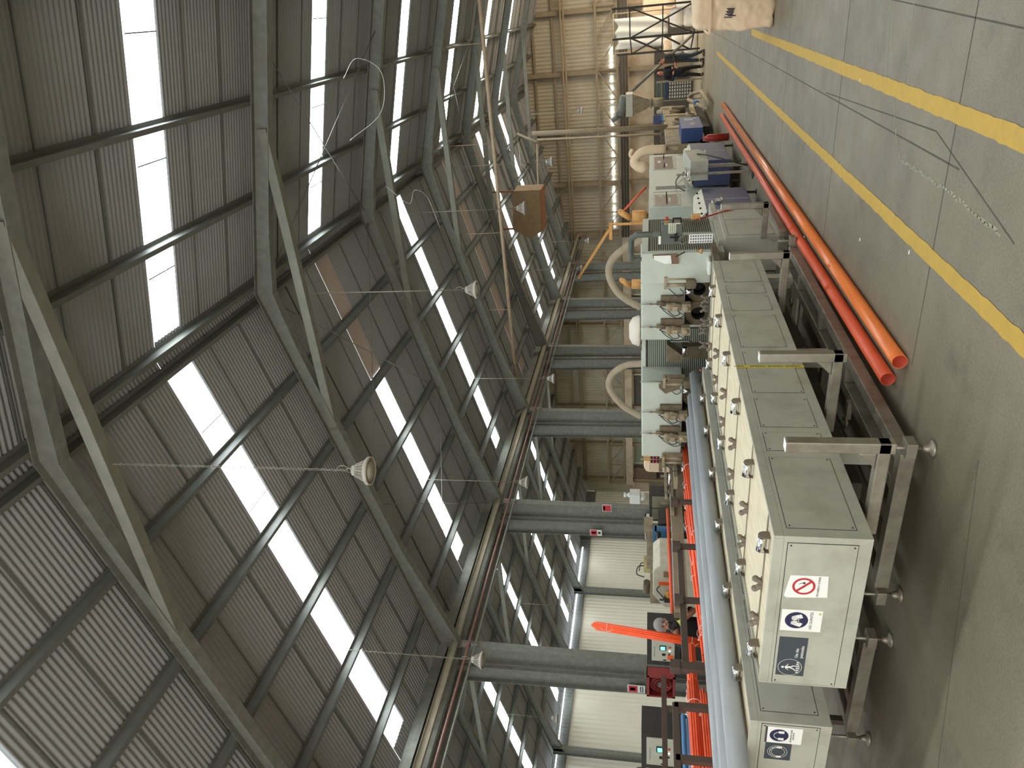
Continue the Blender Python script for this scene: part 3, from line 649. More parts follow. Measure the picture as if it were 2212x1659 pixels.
for y in (8.95, 9.35, 9.75): b = B(); b.box(-7.6, -6.9, y - .03, y + .03, .8, .86); out(b, 'bearer', rackb, t); rackpost(t, -7.6, y, 1.0, rackb, plate=False)
# stacked long timber/steel sections on the outer bearer
b = B()
for k in range(3): b.box(-7.95 - .11 * k, -7.86 - .11 * k, 7.9, 11.4, 1.36, 1.55)
tg = out(b, 'steel_section_stack', galv_w); tag(tg, 'weathered flat sections stacked lengthwise behind the brown rack', 'steel sections')
# blue and white pipes further back
for k, (x, z, c, l) in enumerate(((-9.0, 1.44, 0, 'blue pipe in the tray before the near console, uppermost'), (-9.1, 1.40, 1, 'white pipe between two blue pipes before the near console'), (-9.0, 1.36, 0, 'blue pipe in the tray before the near console, lowest'))):
    pipe((x, 3.6, z), (x, 6.9, z), .032, (mt('sky_blue_pipe', (86, 142, 194), .4) if 'sky_blue_pipe' not in MATS else MATS['sky_blue_pipe']) if c == 0 else white, l, 'blue and white pipes in the tray')
pipe((-9.9, 9.2, 1.50), (-10.3, 13.2, 1.52), .035, cond, 'long orange pipe leading to the blue machine', 'orange pipes at the back')
pipe((-9.8, 9.0, 1.44), (-10.2, 12.0, 1.46), .03, MATS['sky_blue_pipe'], 'blue pipe leading from the cream machine', 'blue pipes at the back')
# ================================================================= belling machine (grey cabinets behind the tables)
def louvres(b, u0, u1, w0, w1, face, off, pitch=.03):
    n = int((u1 - u0) / pitch) if face == 'z' else int((w1 - w0) / pitch)
    for k in range(n):
        w = w0 + pitch * k
        if face == 'x': b.hexa([(off, u0, w), (off + .004, u0, w), (off + .004, u1, w), (off, u1, w), (off, u0, w + pitch * .45), (off + .016, u0, w + pitch * .55), (off + .016, u1, w + pitch * .55), (off, u1, w + pitch * .45)])
        else: b.hexa([(u0, off - .004, w), (u1, off - .004, w), (u1, off, w), (u0, off, w), (u0, off - .016, w + pitch * .55), (u1, off - .016, w + pitch * .55), (u1, off, w + pitch * .45), (u0, off, w + pitch * .45)])
bm_ = T('belling_machine', 'tall pale grey pipe machine with louvred doors, motors and two dark heating rings', 'pipe machine', (-5, 10.8, 0))
# lower cabinet
b = B(); b.box(-3.55, -3.06, 9.95, 11.45, .14, .90); b.box(-3.5, -3.02, 9.95, 11.45, .06, .16); out(b, 'lower_cabinet', tabg, bm_, bevel=.006)
plates(bm_, [(10.05, 10.75), (10.82, 11.35)], 'x', -3.06, .24, .84)
b = B(); b.box(-6.75, -3.6, 10.05, 12.2, .14, .92); out(b, 'base_cabinet', tabg, bm_)
b = B(); b.box(-6.75, -3.02, 9.92, 10.02, .08, .2); b.box(-6.75, -3.02, 11.4, 11.5, .08, .2); b.box(-3.1, -3.0, 9.95, 11.45, .08, .18); out(b, 'base_rails', steel, bm_)
for x, y in ((-3.09, 9.9), (-3.09, 11.45), (-5.2, 9.9), (-6.6, 9.9)): foot(bm_, x, y, .3)
# louvred upper cabinet, right side
b = B(); b.box(-3.62, -3.18, 9.72, 11.5, .92, 2.03); out(b, 'upper_cabinet', machg, bm_, bevel=.004)
for (a, c) in ((9.78, 10.55), (10.6, 11.42)):
    b = B(); b.box(-3.18, -3.172, a, c, .99, 1.97, 0); b.box(-3.172, -3.170, a + .03, c - .03, 1.02, 1.94, 1); b.mi = 0; louvres(b, a + .03, c - .03, 1.02, 1.93, 'x', -3.171); out(b, 'louvred_door', [machg, darkg], bm_)
b = B(); b.prism([(-.045, -.035), (.045, -.035), (0, .045)], (-3.42 + .26, 9.7205, 1.25), (1, 0, 0), (0, 0, 1), (0, -.001, 0)); 
out(b, 'warning_sticker', blk, bm_)
b = B(); b.prism([(-.034, -.028), (.034, -.028), (0, .034)], (-3.16, 9.719, 1.25), (1, 0, 0), (0, 0, 1), (0, -.001, 0)); out(b, 'warning_sticker', gold, bm_)
# front units with hood skins
def front_unit(x0, x1, y, name='front_housing'):
    b = B(); b.prism([(0, 1.42), (0, 2.04), (1.2, 2.06), (1.2, 1.42)], (x0, y, 0), (0, 1, 0), (0, 0, 1), (x1 - x0, 0, 0)); out(b, name, tabg2 if False else machg, bm_, bevel=.02)
front_unit(-4.56, -3.34, 9.86); front_unit(-6.64, -5.28, 9.86)
for x in (-3.42, -4.95, -6.5): 
    b = B(); b.box(x - .1, x + .1, 10.25, 11.0, .9, 1.42); out(b, 'inner_post', dustd, bm_)
b = B(); b.box(-6.7, -3.5, 10.9, 10.95, .9, 1.42); out(b, 'inner_wall', darkg, bm_)
b = B(); b.box(-6.75, -3.1, 9.98, 12.0, .90, .98); out(b, 'deck_plate', tabg, bm_)
# mid louvred cabinet
b = B(); b.box(-5.6, -4.56, 10.42, 11.6, .98, 2.04); out(b, 'middle_cabinet', machg, bm_)
b = B(); b.box(-5.56, -4.6, 10.412, 10.42, 1.02, 1.98, 1); b.mi = 0; louvres(b, -5.55, -4.62, 1.02, 1.96, 'y', 10.412); out(b, 'louvred_panel', [machg, darkg], bm_)
b = B(); 
for (a, c, z0, z1) in ((-5.12, -4.82, 1.60, 1.62), (-5.12, -4.82, 1.30, 1.32), (-5.12, -5.10, 1.3, 1.62), (-4.84, -4.82, 1.3, 1.62)): b.box(a, c, 10.385, 10.40, z0, z1)
out(b, 'inspection_flap', machg, bm_)
# heating rings
for x in (-3.84, -4.22, -5.62, -5.98):
    b = B(); b.pipe((x, 10.05, 1.22), (x, 10.3, 1.22), .185, .098, 32); out(b, 'heating_ring', [dustd, blk], bm_)
    b = B(); b.cyl((x, 10.28, 1.22), (x, 10.285, 1.22), .1, 24); out(b, 'ring_core', blk, bm_)
# gear motors and clamp heads on the front
def motor(x, y=9.82, z=1.5):
    b = B(); b.cyl((x, y - .09, z + .17), (x, y - .09, z - .02), .052, 16); b.lathe([(.03, .19), (.056, .185), (.06, .17), (.06, .12), (.052, .115)], (x, y - .09, z), n=16)
    for k in range(12): a = k * .5236; b.bar((x + math.cos(a) * .052, y - .09 + math.sin(a) * .052, z + .11), (x + math.cos(a) * .06, y - .09 + math.sin(a) * .06, z + .11), .004, .11, up=(0, 0, 1))
    b.box(x - .035, x + .035, y - .17, y - .13, z + .03, z + .1); out(b, 'motor', dust, bm_)
    b = B(); b.box(x - .06, x + .06, y - .15, y - .03, z - .15, z - .03); b.lathe([(.045, 0), (.045, .014), (.025, .014), (.025, .03)], (x, y - .15, z - .09), (0, -1, 0)); out(b, 'gearbox', dust, bm_)
    b = B(); b.box(x - .02, x + .14, y - .02, y + .02, z - .06, z + .26); b.cyl((x + .04, y - .04, z + .2), (x + .04, y - .04, z + .32), .03, 10); out(b, 'slide_bracket', dustd, bm_)
    b = B(); b.cyl((x + .03, y - .04, z + .3), (x + .03, y - .04, z + .56), .008, 8); b.cyl((x + .03, y - .04, z + .38), (x + .03, y - .04, z + .46), .013, 8); out(b, 'air_cylinder', steel, bm_)
    b = B(); b.tube(spline([(x + .0, y - .07, z + .28), (x - .06, y - .09, z + .16), (x - .13, y - .1, z + .08), (x - .11, y - .1, z + .0), (x - .05, y - .1, z + .02)]), .007, 6)
    b.tube(spline([(x + .01, y - .07, z + .27), (x - .08, y - .07, z + .20), (x - .17, y - .09, z + .05), (x - .14, y - .09, z - .06), (x - .08, y - .1, z - .0)]), .006, 6); out(b, 'motor_cable', cable, bm_)
for x in (-3.98, -4.34, -5.78, -6.17): motor(x)
def clamp(x, y=9.82, z=1.6):
    b = B(); b.box(x - .06, x + .08, y - .08, y + .02, z - .2, z + .1); b.box(x - .075, x + .1, y - .14, y - .02, z + .08, z + .12); b.cyl((x - .02, y - .11, z - .2), (x - .02, y - .11, z + .08), .022, 10); b.cyl((x + .06, y - .1, z - .2), (x + .06, y - .1, z + .05), .014, 8); out(b, 'clamp_slide', dust, bm_)
    b = B(); b.prism([(0, 0), (.12, 0), (.12, -.11), (.07, -.14), (0, -.12)], (x - .05, y - .2, z - .18), (1, 0, 0), (0, 0, 1), (0, .16, 0)); out(b, 'roller_fork', dustd, bm_)
    b = B(); b.lathe([(.036, 0), (.044, 0), (.034, .05), (.044, .1), (.036, .1)], (x - .11, y - .15, z - .28), (0, 0, 1), 18); out(b, 'pressure_roller', chrome, bm_)
    b = B(); b.cyl((x, y - .06, z + .12), (x, y - .06, z + .46), .008, 8); out(b, 'air_cylinder', steel, bm_)
    b = B(); b.tube(spline([(x - .07, y - .1, z + .06), (x - .14, y - .1, z - .01), (x - .20, y - .1, z - .08), (x - .15, y - .1, z - .15), (x - .08, y - .1, z - .1)]), .006, 6); out(b, 'air_hose', cable, bm_)
clamp(-3.62); clamp(-5.2); clamp(-6.62)
b = B(); b.prism([(0, 0), (.28, 0), (.1, -.22), (-.02, -.22)], (-4.98, 10.0, 1.66), (1, 0, 0), (0, 0, 1), (0, .2, 0)); out(b, 'roller_arm', dustd, bm_)
b = B(); b.lathe([(.04, 0), (.05, 0), (.04, .06), (.05, .12), (.04, .12)], (-4.86, 10.0, 1.4), (1, 0, .0), 18); out(b, 'pressure_roller', chrome, bm_)
b = B(); b.prism([(0, 0), (.16, -.16), (.16, -.36), (-.02, -.3), (-.1, -.1)], (-5.28, 9.7, 1.78), (1, 0, 0), (0, 0, 1), (0, .12, 0)); out(b, 'roller_arm', dustd, bm_)
# under-front: handwheel and pipe in the dark bay below the hood
b = B(); b.tube([Vector((-3.52, 9.9, 1.2)) + Vector((math.cos(k * .3927) * .09, 0, math.sin(k * .3927) * .09)) for k in range(16)], .012, 8, closed=True); b.bar((-3.61, 9.9, 1.2), (-3.43, 9.9, 1.2), .012); b.bar((-3.52, 9.9, 1.11), (-3.52, 9.9, 1.29), .012); out(b, 'handwheel', dustd, bm_)
b = B(); b.cyl((-3.44, 9.8, 1.38), (-3.44, 9.8, 1.25), .03, 10); b.ball((-3.44, 9.8, 1.38), .04); out(b, 'filter_bowl', dust, bm_)
b = B(); b.ball((-3.35, 9.82, 1.34), .007, 6); out(b, 'indicator_lamp', led, bm_)
for x in (-4.98, -5.3):
    b = B(); b.ball((x, 9.7, 1.18), .008, 6); out(b, 'indicator_lamp', redlit, bm_)
# roller row between table and rings (the machine's own conveyor head)
for k in range(5):
    vsup(bm_, -3.75 - .17 * k, 9.42 + .1 * (k % 2), 1.16)
b = B(); b.box(-4.5, -3.12, 9.2, 9.95, 1.02, 1.10); out(b, 'infeed_tray', dustd, bm_)
b = B(); b.box(-3.44, -3.24, 9.5, 9.8, 1.1, 1.15); out(b, 'white_pad', white, bm_, bevel=.02)
# suction hoses
def hose(pts, r, label):
    sp = spline(pts, 12); b = B(); rr_ = [r * (1 + .05 * (1 if k % 2 else -1)) for k in range(len(sp))]; b.tube(sp, rr_, 12); o = out(b, 'suction_hose', hoseg); tag(o, label, 'hose', 'suction hoses over the grey machine')
hose([(-3.30, 10.8, 2.0), (-3.42, 10.8, 2.28), (-3.62, 10.8, 2.50), (-3.85, 10.8, 2.55), (-4.12, 10.8, 2.44), (-4.28, 10.8, 2.28), (-4.42, 10.8, 2.06)], .055, 'ribbed suction hose arching over the machine next to the swing arm')
hose([(-5.42, 10.8, 2.0), (-5.45, 10.8, 2.3), (-5.6, 10.8, 2.52), (-5.80, 10.8, 2.6), (-6.0, 10.8, 2.54), (-6.25, 10.8, 2.35), (-6.45, 10.8, 2.06)], .055, 'ribbed suction hose arching over the machine between the galvanised columns')
b = B(); b.lathe([(.02, 0), (.14, .0), (.15, .03), (.13, .12), (.07, .17), (.06, .16)], (-4.45, 10.3, 2.06), (0, 0, 1), 16)
for v in b.b.verts: v.co.x = -4.6 + (v.co.x + 4.45) * 1.7
o = out(b, 'dust_bag', sackw); tag(o, 'beige cloth dust bag lying on top of the grey machine', 'bag')
# swing arm and operator pendant
t = T('control_pendant', 'dark green control box with screen hanging from a bent arm before the louvred door', 'control panel', (-2.8, 9.45, 1.49))
b = B(); b.box(-2.95, -2.66, 9.38, 9.5, 1.50, 1.77); out(b, 'box', pend, t, bevel=.008)
b = B(); b.prism([(0, 0), (0, .2), (-.05, .2), (-.05, 0)], (-2.66, 9.36, 1.53), (0, 1, 0), (0, 0, 1), (.002, 0, 0)); b.box(-2.80, -2.68, 9.372, 9.38, 1.58, 1.68); out(b, 'screen', mt('lcd_screen', (178, 184, 160), .3), t)
b = B()
for r_ in range(3):
    for k in range(4): b.box(-2.79 + k * .026, -2.775 + k * .026, 9.369, 9.372, 1.60 + r_ * .025, 1.607 + r_ * .025)
out(b, 'screen_lines', ink, t)
b = B(); b.cyl((-2.645, 9.43, 1.70), (-2.62, 9.43, 1.70), .014, 10); b.lathe([(.02, 0), (.022, .02), (.014, .028)], (-2.62, 9.43, 1.70), (1, 0, 0), 12); out(b, 'stop_button', redp, t)
b = B(); b.lathe([(.034, 0), (.034, .005)], (-2.66, 9.43, 1.70), (1, 0, 0), 16); out(b, 'button_collar', yel, t)
b = B(); b.tube([(-2.66, 9.40, 1.52), (-2.61, 9.40, 1.52), (-2.61, 9.40, 1.62), (-2.66, 9.40, 1.62)], .012, 8); out(b, 'handle', blk, t)
b = B(); b.box(-2.90, -2.80, 9.34, 9.38, 1.56, 1.6); b.cyl((-2.85, 9.35, 1.66), (-2.85, 9.35, 1.55), .012, 8); out(b, 'rear_handle', blk, t)
b = B(); b.box(-2.94, -2.83, 9.37, 9.375, 1.775, 1.805); out(b, 'button_strip', white, t)
b = B(); b.bar((-2.83, 9.45, 1.77), (-2.83, 9.47, 1.90), .06); b.tube([(-2.83, 9.47, 1.88), (-2.84, 9.5, 2.08), (-2.90, 9.54, 2.16), (-3.05, 9.6, 2.17), (-3.24, 9.7, 2.17)], .042, 8); b.cyl((-3.26, 9.75, 2.0), (-3.26, 9.75, 2.2), .03, 10); out(b, 'swing_arm', pend, t, bevel=.004)
t = T('label_strip', 'strip of white labels hanging on wires from the control box', 'labels', (-2.82, 9.30, 1.12))
b = B(); b.box(-2.92, -2.80, 9.30, 9.302, 1.12, 1.42); out(b, 'label_sheet', paper, t)
b = B()
for r_ in range(9):
    for k in range(3): b.box(-2.912 + k * .038, -2.888 + k * .038, 9.298, 9.30, 1.135 + r_ * .031, 1.155 + r_ * .031)
out(b, 'label_print', mt('grey_print', (110, 110, 112), .7), t)
b = B(); b.tube(spline([(-2.86, 9.36, 1.55), (-2.82, 9.32, 1.48), (-2.80, 9.31, 1.44), (-2.82, 9.3, 1.42)]), .004, 5); b.tube(spline([(-2.9, 9.36, 1.55), (-2.93, 9.32, 1.5), (-2.9, 9.31, 1.44), (-2.9, 9.3, 1.42)]), .004, 5); out(b, 'wire', steel, t)
t = T('clipboard', 'brown clipboard with a handwritten sheet and a dark pen leaning on the machine front', 'clipboard', (-3.24, 9.7, 1.5))
b = B(); b.hexa([(-3.33, 9.70, 1.52), (-3.17, 9.64, 1.54), (-3.17, 9.652, 1.54), (-3.33, 9.712, 1.52), (-3.35, 9.76, 1.86), (-3.19, 9.70, 1.88), (-3.19, 9.712, 1.88), (-3.35, 9.772, 1.86)]); out(b, 'board', mt('brown_board', (122, 92, 72), .7), t)
b = B(); b.hexa([(-3.325, 9.702, 1.62), (-3.19, 9.652, 1.635), (-3.19, 9.656, 1.635), (-3.325, 9.706, 1.62), (-3.343, 9.748, 1.85), (-3.205, 9.697, 1.865), (-3.205, 9.7, 1.865), (-3.343, 9.752, 1.85)]); out(b, 'sheet', paper, t)
b = B(); rr = random.Random(5)
for k in range(7):
    z = 1.65 + .029 * k; y = 9.705 + (z - 1.62) * .2 - .004; x = -3.325
    while x < -3.215: w = rr.uniform(.006, .016); b.bar((x, y - (x + 3.325) * .37, z), (x + w, y - (x + w + 3.325) * .37, z + rr.uniform(-.008, .008)), .004, .001, up=(0, 1, 0)); x += w + rr.uniform(.002, .012)
out(b, 'handwriting', ink, t)
b = B(); b.cyl((-3.2, 9.62, 1.57), (-3.13, 9.60, 1.45), .008, 8); out(b, 'pen', blk, t)
t = T('measuring_caliper', 'long red and steel caliper rod with an orange grip leaning on the louvred door', 'measuring tool', (-3.05, 11.2, .63))
b = B(); b.bar((-3.09, 11.02, 1.22), (-3.04, 11.36, .66), .02, .012); out(b, 'red_rod', redp, t)
b = B(); b.tube(spline([(-3.1, 11.02, 1.2), (-3.09, 10.98, 1.4), (-3.11, 10.93, 1.62), (-3.12, 10.97, 1.7), (-3.13, 11.05, 1.66)]), .012, 6); b.tube(spline([(-3.1, 11.05, 1.25), (-3.1, 11.1, 1.45), (-3.11, 11.03, 1.6)]), .005, 5); out(b, 'steel_jaw', steel, t)
b = B(); b.box(-3.11, -3.03, 11.03, 11.15, 1.17, 1.30); out(b, 'grip', gold, t, bevel=.01)
arm(bm_, 9.86, xe=-2.60, zt=.98, ztop=.45, x_in=-3.06)
# ================================================================= control cabinets and line behind
cc = T('haul_off_machine', 'pale green haul-off cabinet with smoked windows, hand wheel and black cable', 'machine', (-4.6, 17.6, 0))
b = B(); b.box(-5.4, -3.9, 14.9, 20.4, .2, 1.95); out(b, 'body', machg, cc, bevel=.01)
for (a, c) in ((18.5, 20.1), (15.0, 15.95)):
    b = B(); b.box(-3.9, -3.888, a, c, 1.30, 1.86, 0); b.box(-3.888, -3.884, a + .06, c - .06, 1.36, 1.82, 1); b.mi = 2
    for y in (a + .05, c - .45): b.tube([(-3.88, y + .1, 1.58), (-3.82, y + .1, 1.58), (-3.82, y + .35, 1.58), (-3.88, y + .35, 1.58)], .012, 6)
    out(b, 'window_door', [tabg, mt('smoked_glass', (128, 118, 106), .2) if 'smoked_glass' not in MATS else MATS['smoked_glass'], blk], cc)
    b = B(); b.box(-3.883, -3.88, a + .3, a + .62, 1.5, 1.54); b.box(-3.883, -3.88, a + .75, a + 1.0 if c - a > 1 else a + .8, 1.66, 1.74); out(b, 'door_sticker', straw, cc)
b = B(); b.box(-3.9, -3.89, 16.2, 18.2, .35, 1.85, 0); b.box(-3.89, -3.886, 16.4, 16.7, 1.15, 1.8, 1); out(b, 'recess_panel', [tabg2, galv_d], cc)
b = B(); b.tube([Vector((-3.8, 17.2, 1.0)) + Vector((0, math.cos(k * .3927) * .15, math.sin(k * .3927) * .15)) for k in range(16)], .012, 6, closed=True); b.bar((-3.8, 17.05, 1.0), (-3.8, 17.35, 1.0), .012); b.bar((-3.8, 17.2, .85), (-3.8, 17.2, 1.15), .012); b.cyl((-3.9, 17.2, 1.0), (-3.78, 17.2, 1.0), .03, 8); out(b, 'hand_wheel', chrome, cc)
b = B(); b.tube(spline([(-3.82, 15.9, 1.2), (-3.8, 16.3, 1.35), (-3.8, 17.0, 1.32), (-3.8, 17.7, 1.05), (-3.84, 17.2, .7), (-3.88, 16.4, .5)]), .014, 6); out(b, 'black_cable', cable, cc)
for y in (15.1, 16.8, 18.4, 20.2): b = B(); b.cyl((-4.0, y, 0), (-4.0, y, .2), .03, 8); b.lathe([(.08, 0), (.08, .02), (.03, .04)], (-4.0, y, 0)); out(b, 'levelling_foot', dustd, cc)
b = B(); b.box(-5.3, -4.2, 15.1, 20.2, .0, .2); out(b, 'plinth', darkg, cc)
# measuring stand before it
t = T('guide_stand', 'slim steel post stand with a cross rod before the haul-off cabinet', 'stand', (-3.15, 13.9, 0))
b = B(); b.box(-3.17, -3.13, 14.38, 14.42, 0.02, 1.42); out(b, 'post', steel, t)
b = B(); b.cyl((-3.15, 13.7, 1.20), (-3.15, 15.0, 1.22), .014, 8); b.box(-3.2, -3.1, 14.35, 14.45, 1.17, 1.24); out(b, 'cross_rod', chrome, t)
b = B(); b.lathe([(.14, 0), (.14, .02), (.03, .03)], (-3.15, 14.4, 0)); out(b, 'foot_plate', darkg, t)
def bluebox(x0, x1, y0, y1, z0, z1, label, front=True):
    t = T('electrical_cabinet', label, 'cabinet', ((x0 + x1) / 2, (y0 + y1) / 2, 0), 'blue electrical cabinets')
    b = B(); b.box(x0, x1, y0, y1, z0, z1); out(b, 'casing', blued, t, bevel=.008)
    b = B(); b.prism([(0, 0), (y1 - y0, 0), (y1 - y0, .02), (0, .02)], (x0 + .04, y0, z1), (0, 1, 0), (0, 0, 1), (x1 - x0 - .08, 0, 0)); b.hexa([(x0, y0, z1), (x1, y0, z1), (x1, y1, z1), (x0, y1, z1), (x0 + .1, y0, z1 + .14), (x1 - .14, y0, z1 + .14), (x1 - .14, y1, z1 + .14), (x0 + .1, y1, z1 + .14)]); out(b, 'control_desk', cream, t)
    b = B()
    for k in range(5):
        y = y0 + .1 + (y1 - y0 - .2) * k / 4; b.ball((x1 - .06, y, z1 + .08), .018, 8)
    out(b, 'knobs', blk, t)
    b = B(); b.box(x1, x1 + .004, (y0 + y1) / 2 - .003, (y0 + y1) / 2 + .003, z0 + .03, z1 - .03); b.box(x1, x1 + .012, (y0 + y1) / 2 - .12, (y0 + y1) / 2 + .08, z0 + (z1 - z0) * .6, z0 + (z1 - z0) * .63); out(b, 'door_badge', straw, t)
    for x in (x0 + .08, x1 - .08):
        for y in (y0 + .08, y1 - .08): b = B(); b.box(x - .02, x + .02, y - .02, y + .02, 0, z0); b.box(x - .05, x + .05, y - .05, y + .05, 0, .01); out(b, 'leg', darkg, t)
    return t
tb = bluebox(-3.85, -3.3, 16.35, 18.4, .22, 1.0, 'blue cabinet with a green lamp, the farther of the two before the haul-off machine')
b = B(); b.ball((-3.40, 16.5, 1.1), .03, 8); out(b, 'green_lamp', led, tb)
tb = bluebox(-3.8, -3.32, 12.3, 13.9, .2, .98, 'blue cabinet with a padlock, standing just behind the louvred machine')
b = B(); b.box(-3.32, -3.27, 12.75, 12.95, .72, .8); b.tube([(-3.3, 12.8, .8), (-3.3, 12.8, .86), (-3.3, 12.9, .86), (-3.3, 12.9, .8)], .012, 6); out(b, 'padlock', chrome, tb)
t = T('operator_desk', 'grey sloping operator desk on a thin stand with a black cable', 'control desk', (-3.15, 15.1, 0))
b = B(); b.prism([(0, .82), (0, 1.16), (.4, 1.18), (1.2, 1.24), (1.25, .95), (.9, .82)], (-3.3, 14.5, 0), (0, 1, 0), (0, 0, 1), (.36, 0, 0)); out(b, 'desk_body', pend if False else mt('desk_grey', (160, 160, 144), .5), t, bevel=.01)
b = B(); b.tube(spline([(-2.93, 15.2, 1.0), (-2.9, 14.9, .85), (-2.92, 14.6, .6), (-3.0, 14.5, .3), (-3.1, 14.7, .08)]), .014, 6); out(b, 'cable', cable, t)
b = B(); b.box(-3.17, -3.11, 15.0, 15.06, 0, .85); b.box(-3.3, -3.02, 14.8, 15.3, 0, .03); out(b, 'stand', steel, t)
b = B(); b.lathe([(.09, 0), (.09, .5), (.06, .56), (.03, .58), (.03, .64)], (-3.35, 19.3, 0), n=14); o = out(b, 'fire_extinguisher', redfire); tag(o, 'dark red extinguisher standing beyond the blue cabinet', 'extinguisher')
# orange sack and small loaders beyond the cabinets
b = B(); b.tube(spline([(-4.3, 20.9, 1.95), (-4.28, 20.9, 2.2), (-4.15, 20.9, 2.36), (-3.95, 20.9, 2.25), (-3.85, 20.9, 2.0), (-3.85, 20.9, 1.5)]), [.06, .1, .13, .16, .17, .17, .17, .16, .16, .15, .15, .15, .14, .14, .13, .13, .12, .12, .12, .12, .12, .12, .12, .12, .12, .12, .12, .12, .12, .12, .12][:31], 10)
b.tube(spline([(-4.1, 20.9, 2.35), (-3.95, 20.9, 2.48), (-3.8, 20.9, 2.42)]), .05, 8); o = out(b, 'plastic_sack', sack); tag(o, 'salmon sack draped over the pipe behind the haul-off cabinet', 'sack')
b = B(); b.cyl((-3.85, 20.9, 0), (-3.85, 20.9, 1.5), .05, 8); o = out(b, 'sack_post', galv_w); tag(o, 'thin post carrying the salmon sack', 'post')
def loader(x, y, z, label, s_=1.):
    t = T('vacuum_loader', label, 'loader', (x, y, 0), 'small amber loaders behind the machines')
    b = B(); b.lathe([(.12 * s_, 0), (.17 * s_, .1), (.17 * s_, .42 * s_), (.15 * s_, .44 * s_)], (x, y, z), n=16); out(b, 'hopper', gold, t)
    b = B(); b.cyl((x - .06, y, z + .5 * s_), (x + .14, y, z + .78 * s_), .09 * s_, 12); b.ball((x + .14, y, z + .78 * s_), .09 * s_, 10); out(b, 'motor_head', gold, t)
    b = B(); b.cyl((x - .02, y, z + .4 * s_), (x + .02, y, z + .6 * s_), .05, 8); out(b, 'neck', goldr, t)
    b = B(); b.cyl((x, y, 0), (x, y, z + .02), .07, 8); out(b, 'stand', dust, t); return t
loader(-5.85, 21.5, 2.02, 'amber loader with a red pipe, directly behind the first louvred cabinet')
b = B(); b.cyl((-5.72, 21.5, 2.75), (-5.0, 21.5, 2.05), .035, 8); o = out(b, 'feed_pipe', orange2); tag(o, 'red-orange feed pipe slanting from the amber loader', 'pipe')
loader(-8.0, 21.5, 2.1, 'amber loader between the suction hose and the galvanised column', .9)
# ================================================================= hanging lamps
def lamp(x, y, z, ztop, label, proto=[None]):
    grp = 'round lamps hanging on chains'
    t = T('high_bay_lamp', label, 'lamp', (x, y, z), grp); o = Vector((x, y, z)); L = ztop - z - .22
    b = B(); b.lathe([(.02, .20), (.05, .19), (.052, .12), (.07, .10), (.075, .07), (.10, .055), (.14, .03), (.143, .0), (.13, -.006), (.125, .01)], o, n=28); out(b, 'lamp_housing', MATS['lamp_grey'] if 'lamp_grey' in MATS else mt('lamp_grey', (160, 154, 142), .5), t)
    b = B()
    for k in range(20): a = k * .31416; b.bar(o + Vector((math.cos(a) * .052, math.sin(a) * .052, .15)), o + Vector((math.cos(a) * .1, math.sin(a) * .1, .05)), .004, .03)
    out(b, 'cooling_fins', MATS['lamp_grey'], t)
    b = B(); b.lathe([(.0, -.002), (.125, .004)], o, n=28); out(b, 'lens', MATS['lens_grey'] if 'lens_grey' in MATS else mt('lens_grey', (172, 168, 156), .3), t)
    b = B(); b.tube([o + Vector((-.03, 0, .19)), o + Vector((-.02, 0, .25)), o + Vector((.02, 0, .25)), o + Vector((.03, 0, .19))], .005, 5); b.tube(spline([o + Vector((0, 0, .2)), o + Vector((.05, .0, .26)), o + Vector((.03, .02, .34)), o + Vector((-.02, 0, .38))]), .004, 5); out(b, 'hook', steel, t)
    b = B(); n = int(L / .045) if y < 9 else 0
    if n:
        for k in range(n):
            c = o + Vector((0, 0, .24 + k * .045)); u = Vector((1, 0, 0)) if k % 2 else Vector((0, 1, 0))
            b.tube([c + u * (.011 * math.cos(j * 1.0472)) + Vector((0, 0, .03 * math.sin(j * 1.0472) + .022)) for j in range(6)], .0032, 4, closed=True)
    else: b.cyl(o + Vector((0, 0, .24)), (x, y, ztop), .008, 5)
    out(b, 'chain', steel, t); return t
for k, (y, l) in enumerate(((5.48, 'largest round lamp, on a chain from the nearest roof tie'), (10.48, 'round ridge lamp on a chain, second from the photographer'), (15.48, 'round ridge lamp above the haul-off machine, third from the photographer'), (20.48, 'round ridge lamp before the tan box, fourth from the photographer'), (30.48, 'small far round lamp against the far wall, on the ridge line'))):
    lamp(-3.93, y, 4.62, 7.55, l)
for y, l in ((7.95, 'round lamp in front of the nearest galvanised column pair'), (12.9, 'round lamp between the two nearest galvanised column pairs'), (17.9, 'faint round lamp between the second and third column pairs'), (27.3, 'small round lamp in front of the far column pair'), (31.0, 'small far lamp beside the orange brace')):
    x = -9.45; lamp(x, y, 4.6, zroof(x) - .01, l)
for y, l in ((20.48, 'round lamp hanging in the second bay, between the near columns'), (25.48, 'dim round lamp hanging in the second bay beyond the columns'), (15.48, 'lamp hanging in the second bay nearest the photographer')):
    lamp(-20.9, y, 4.9, 7.55, l)
# ================================================================= pipes and conduits overhead
b = B(); b.cyl((4.2, 20.8, 6.33), (-12.2, 20.8, 6.33), .055, 12)
for x in (-11, -8.5, -6, -3.4, -.8): b.cyl((x, 20.8, 6.33), (x, 20.8, zroof(x) - .02), .012, 6)
o = out(b, 'overhead_water_pipe', mt('dusty_pipe', (168, 146, 120), .6)); tag(o, 'long dusty water pipe hung across the near bay on thin rods', 'pipe')
for x, z, m_, l in ((-11.84, 5.68, mt('conduit_brown', (132, 96, 84), .5), 'thin red-brown conduit running below the valley beam'), (-11.84, 5.53, galv, 'thin grey conduit running below the red-brown one')):
    b = B(); b.cyl((x, -8.9, z), (x, 40, z), .026, 8)
    for y in FY[1:-1]: b.box(x - .02, x + .02, y - .17, y - .12, z - .05, z + .12)
    o = out(b, 'conduit_pipe', m_); tag(o, l, 'pipe', 'conduits under the valley beam')
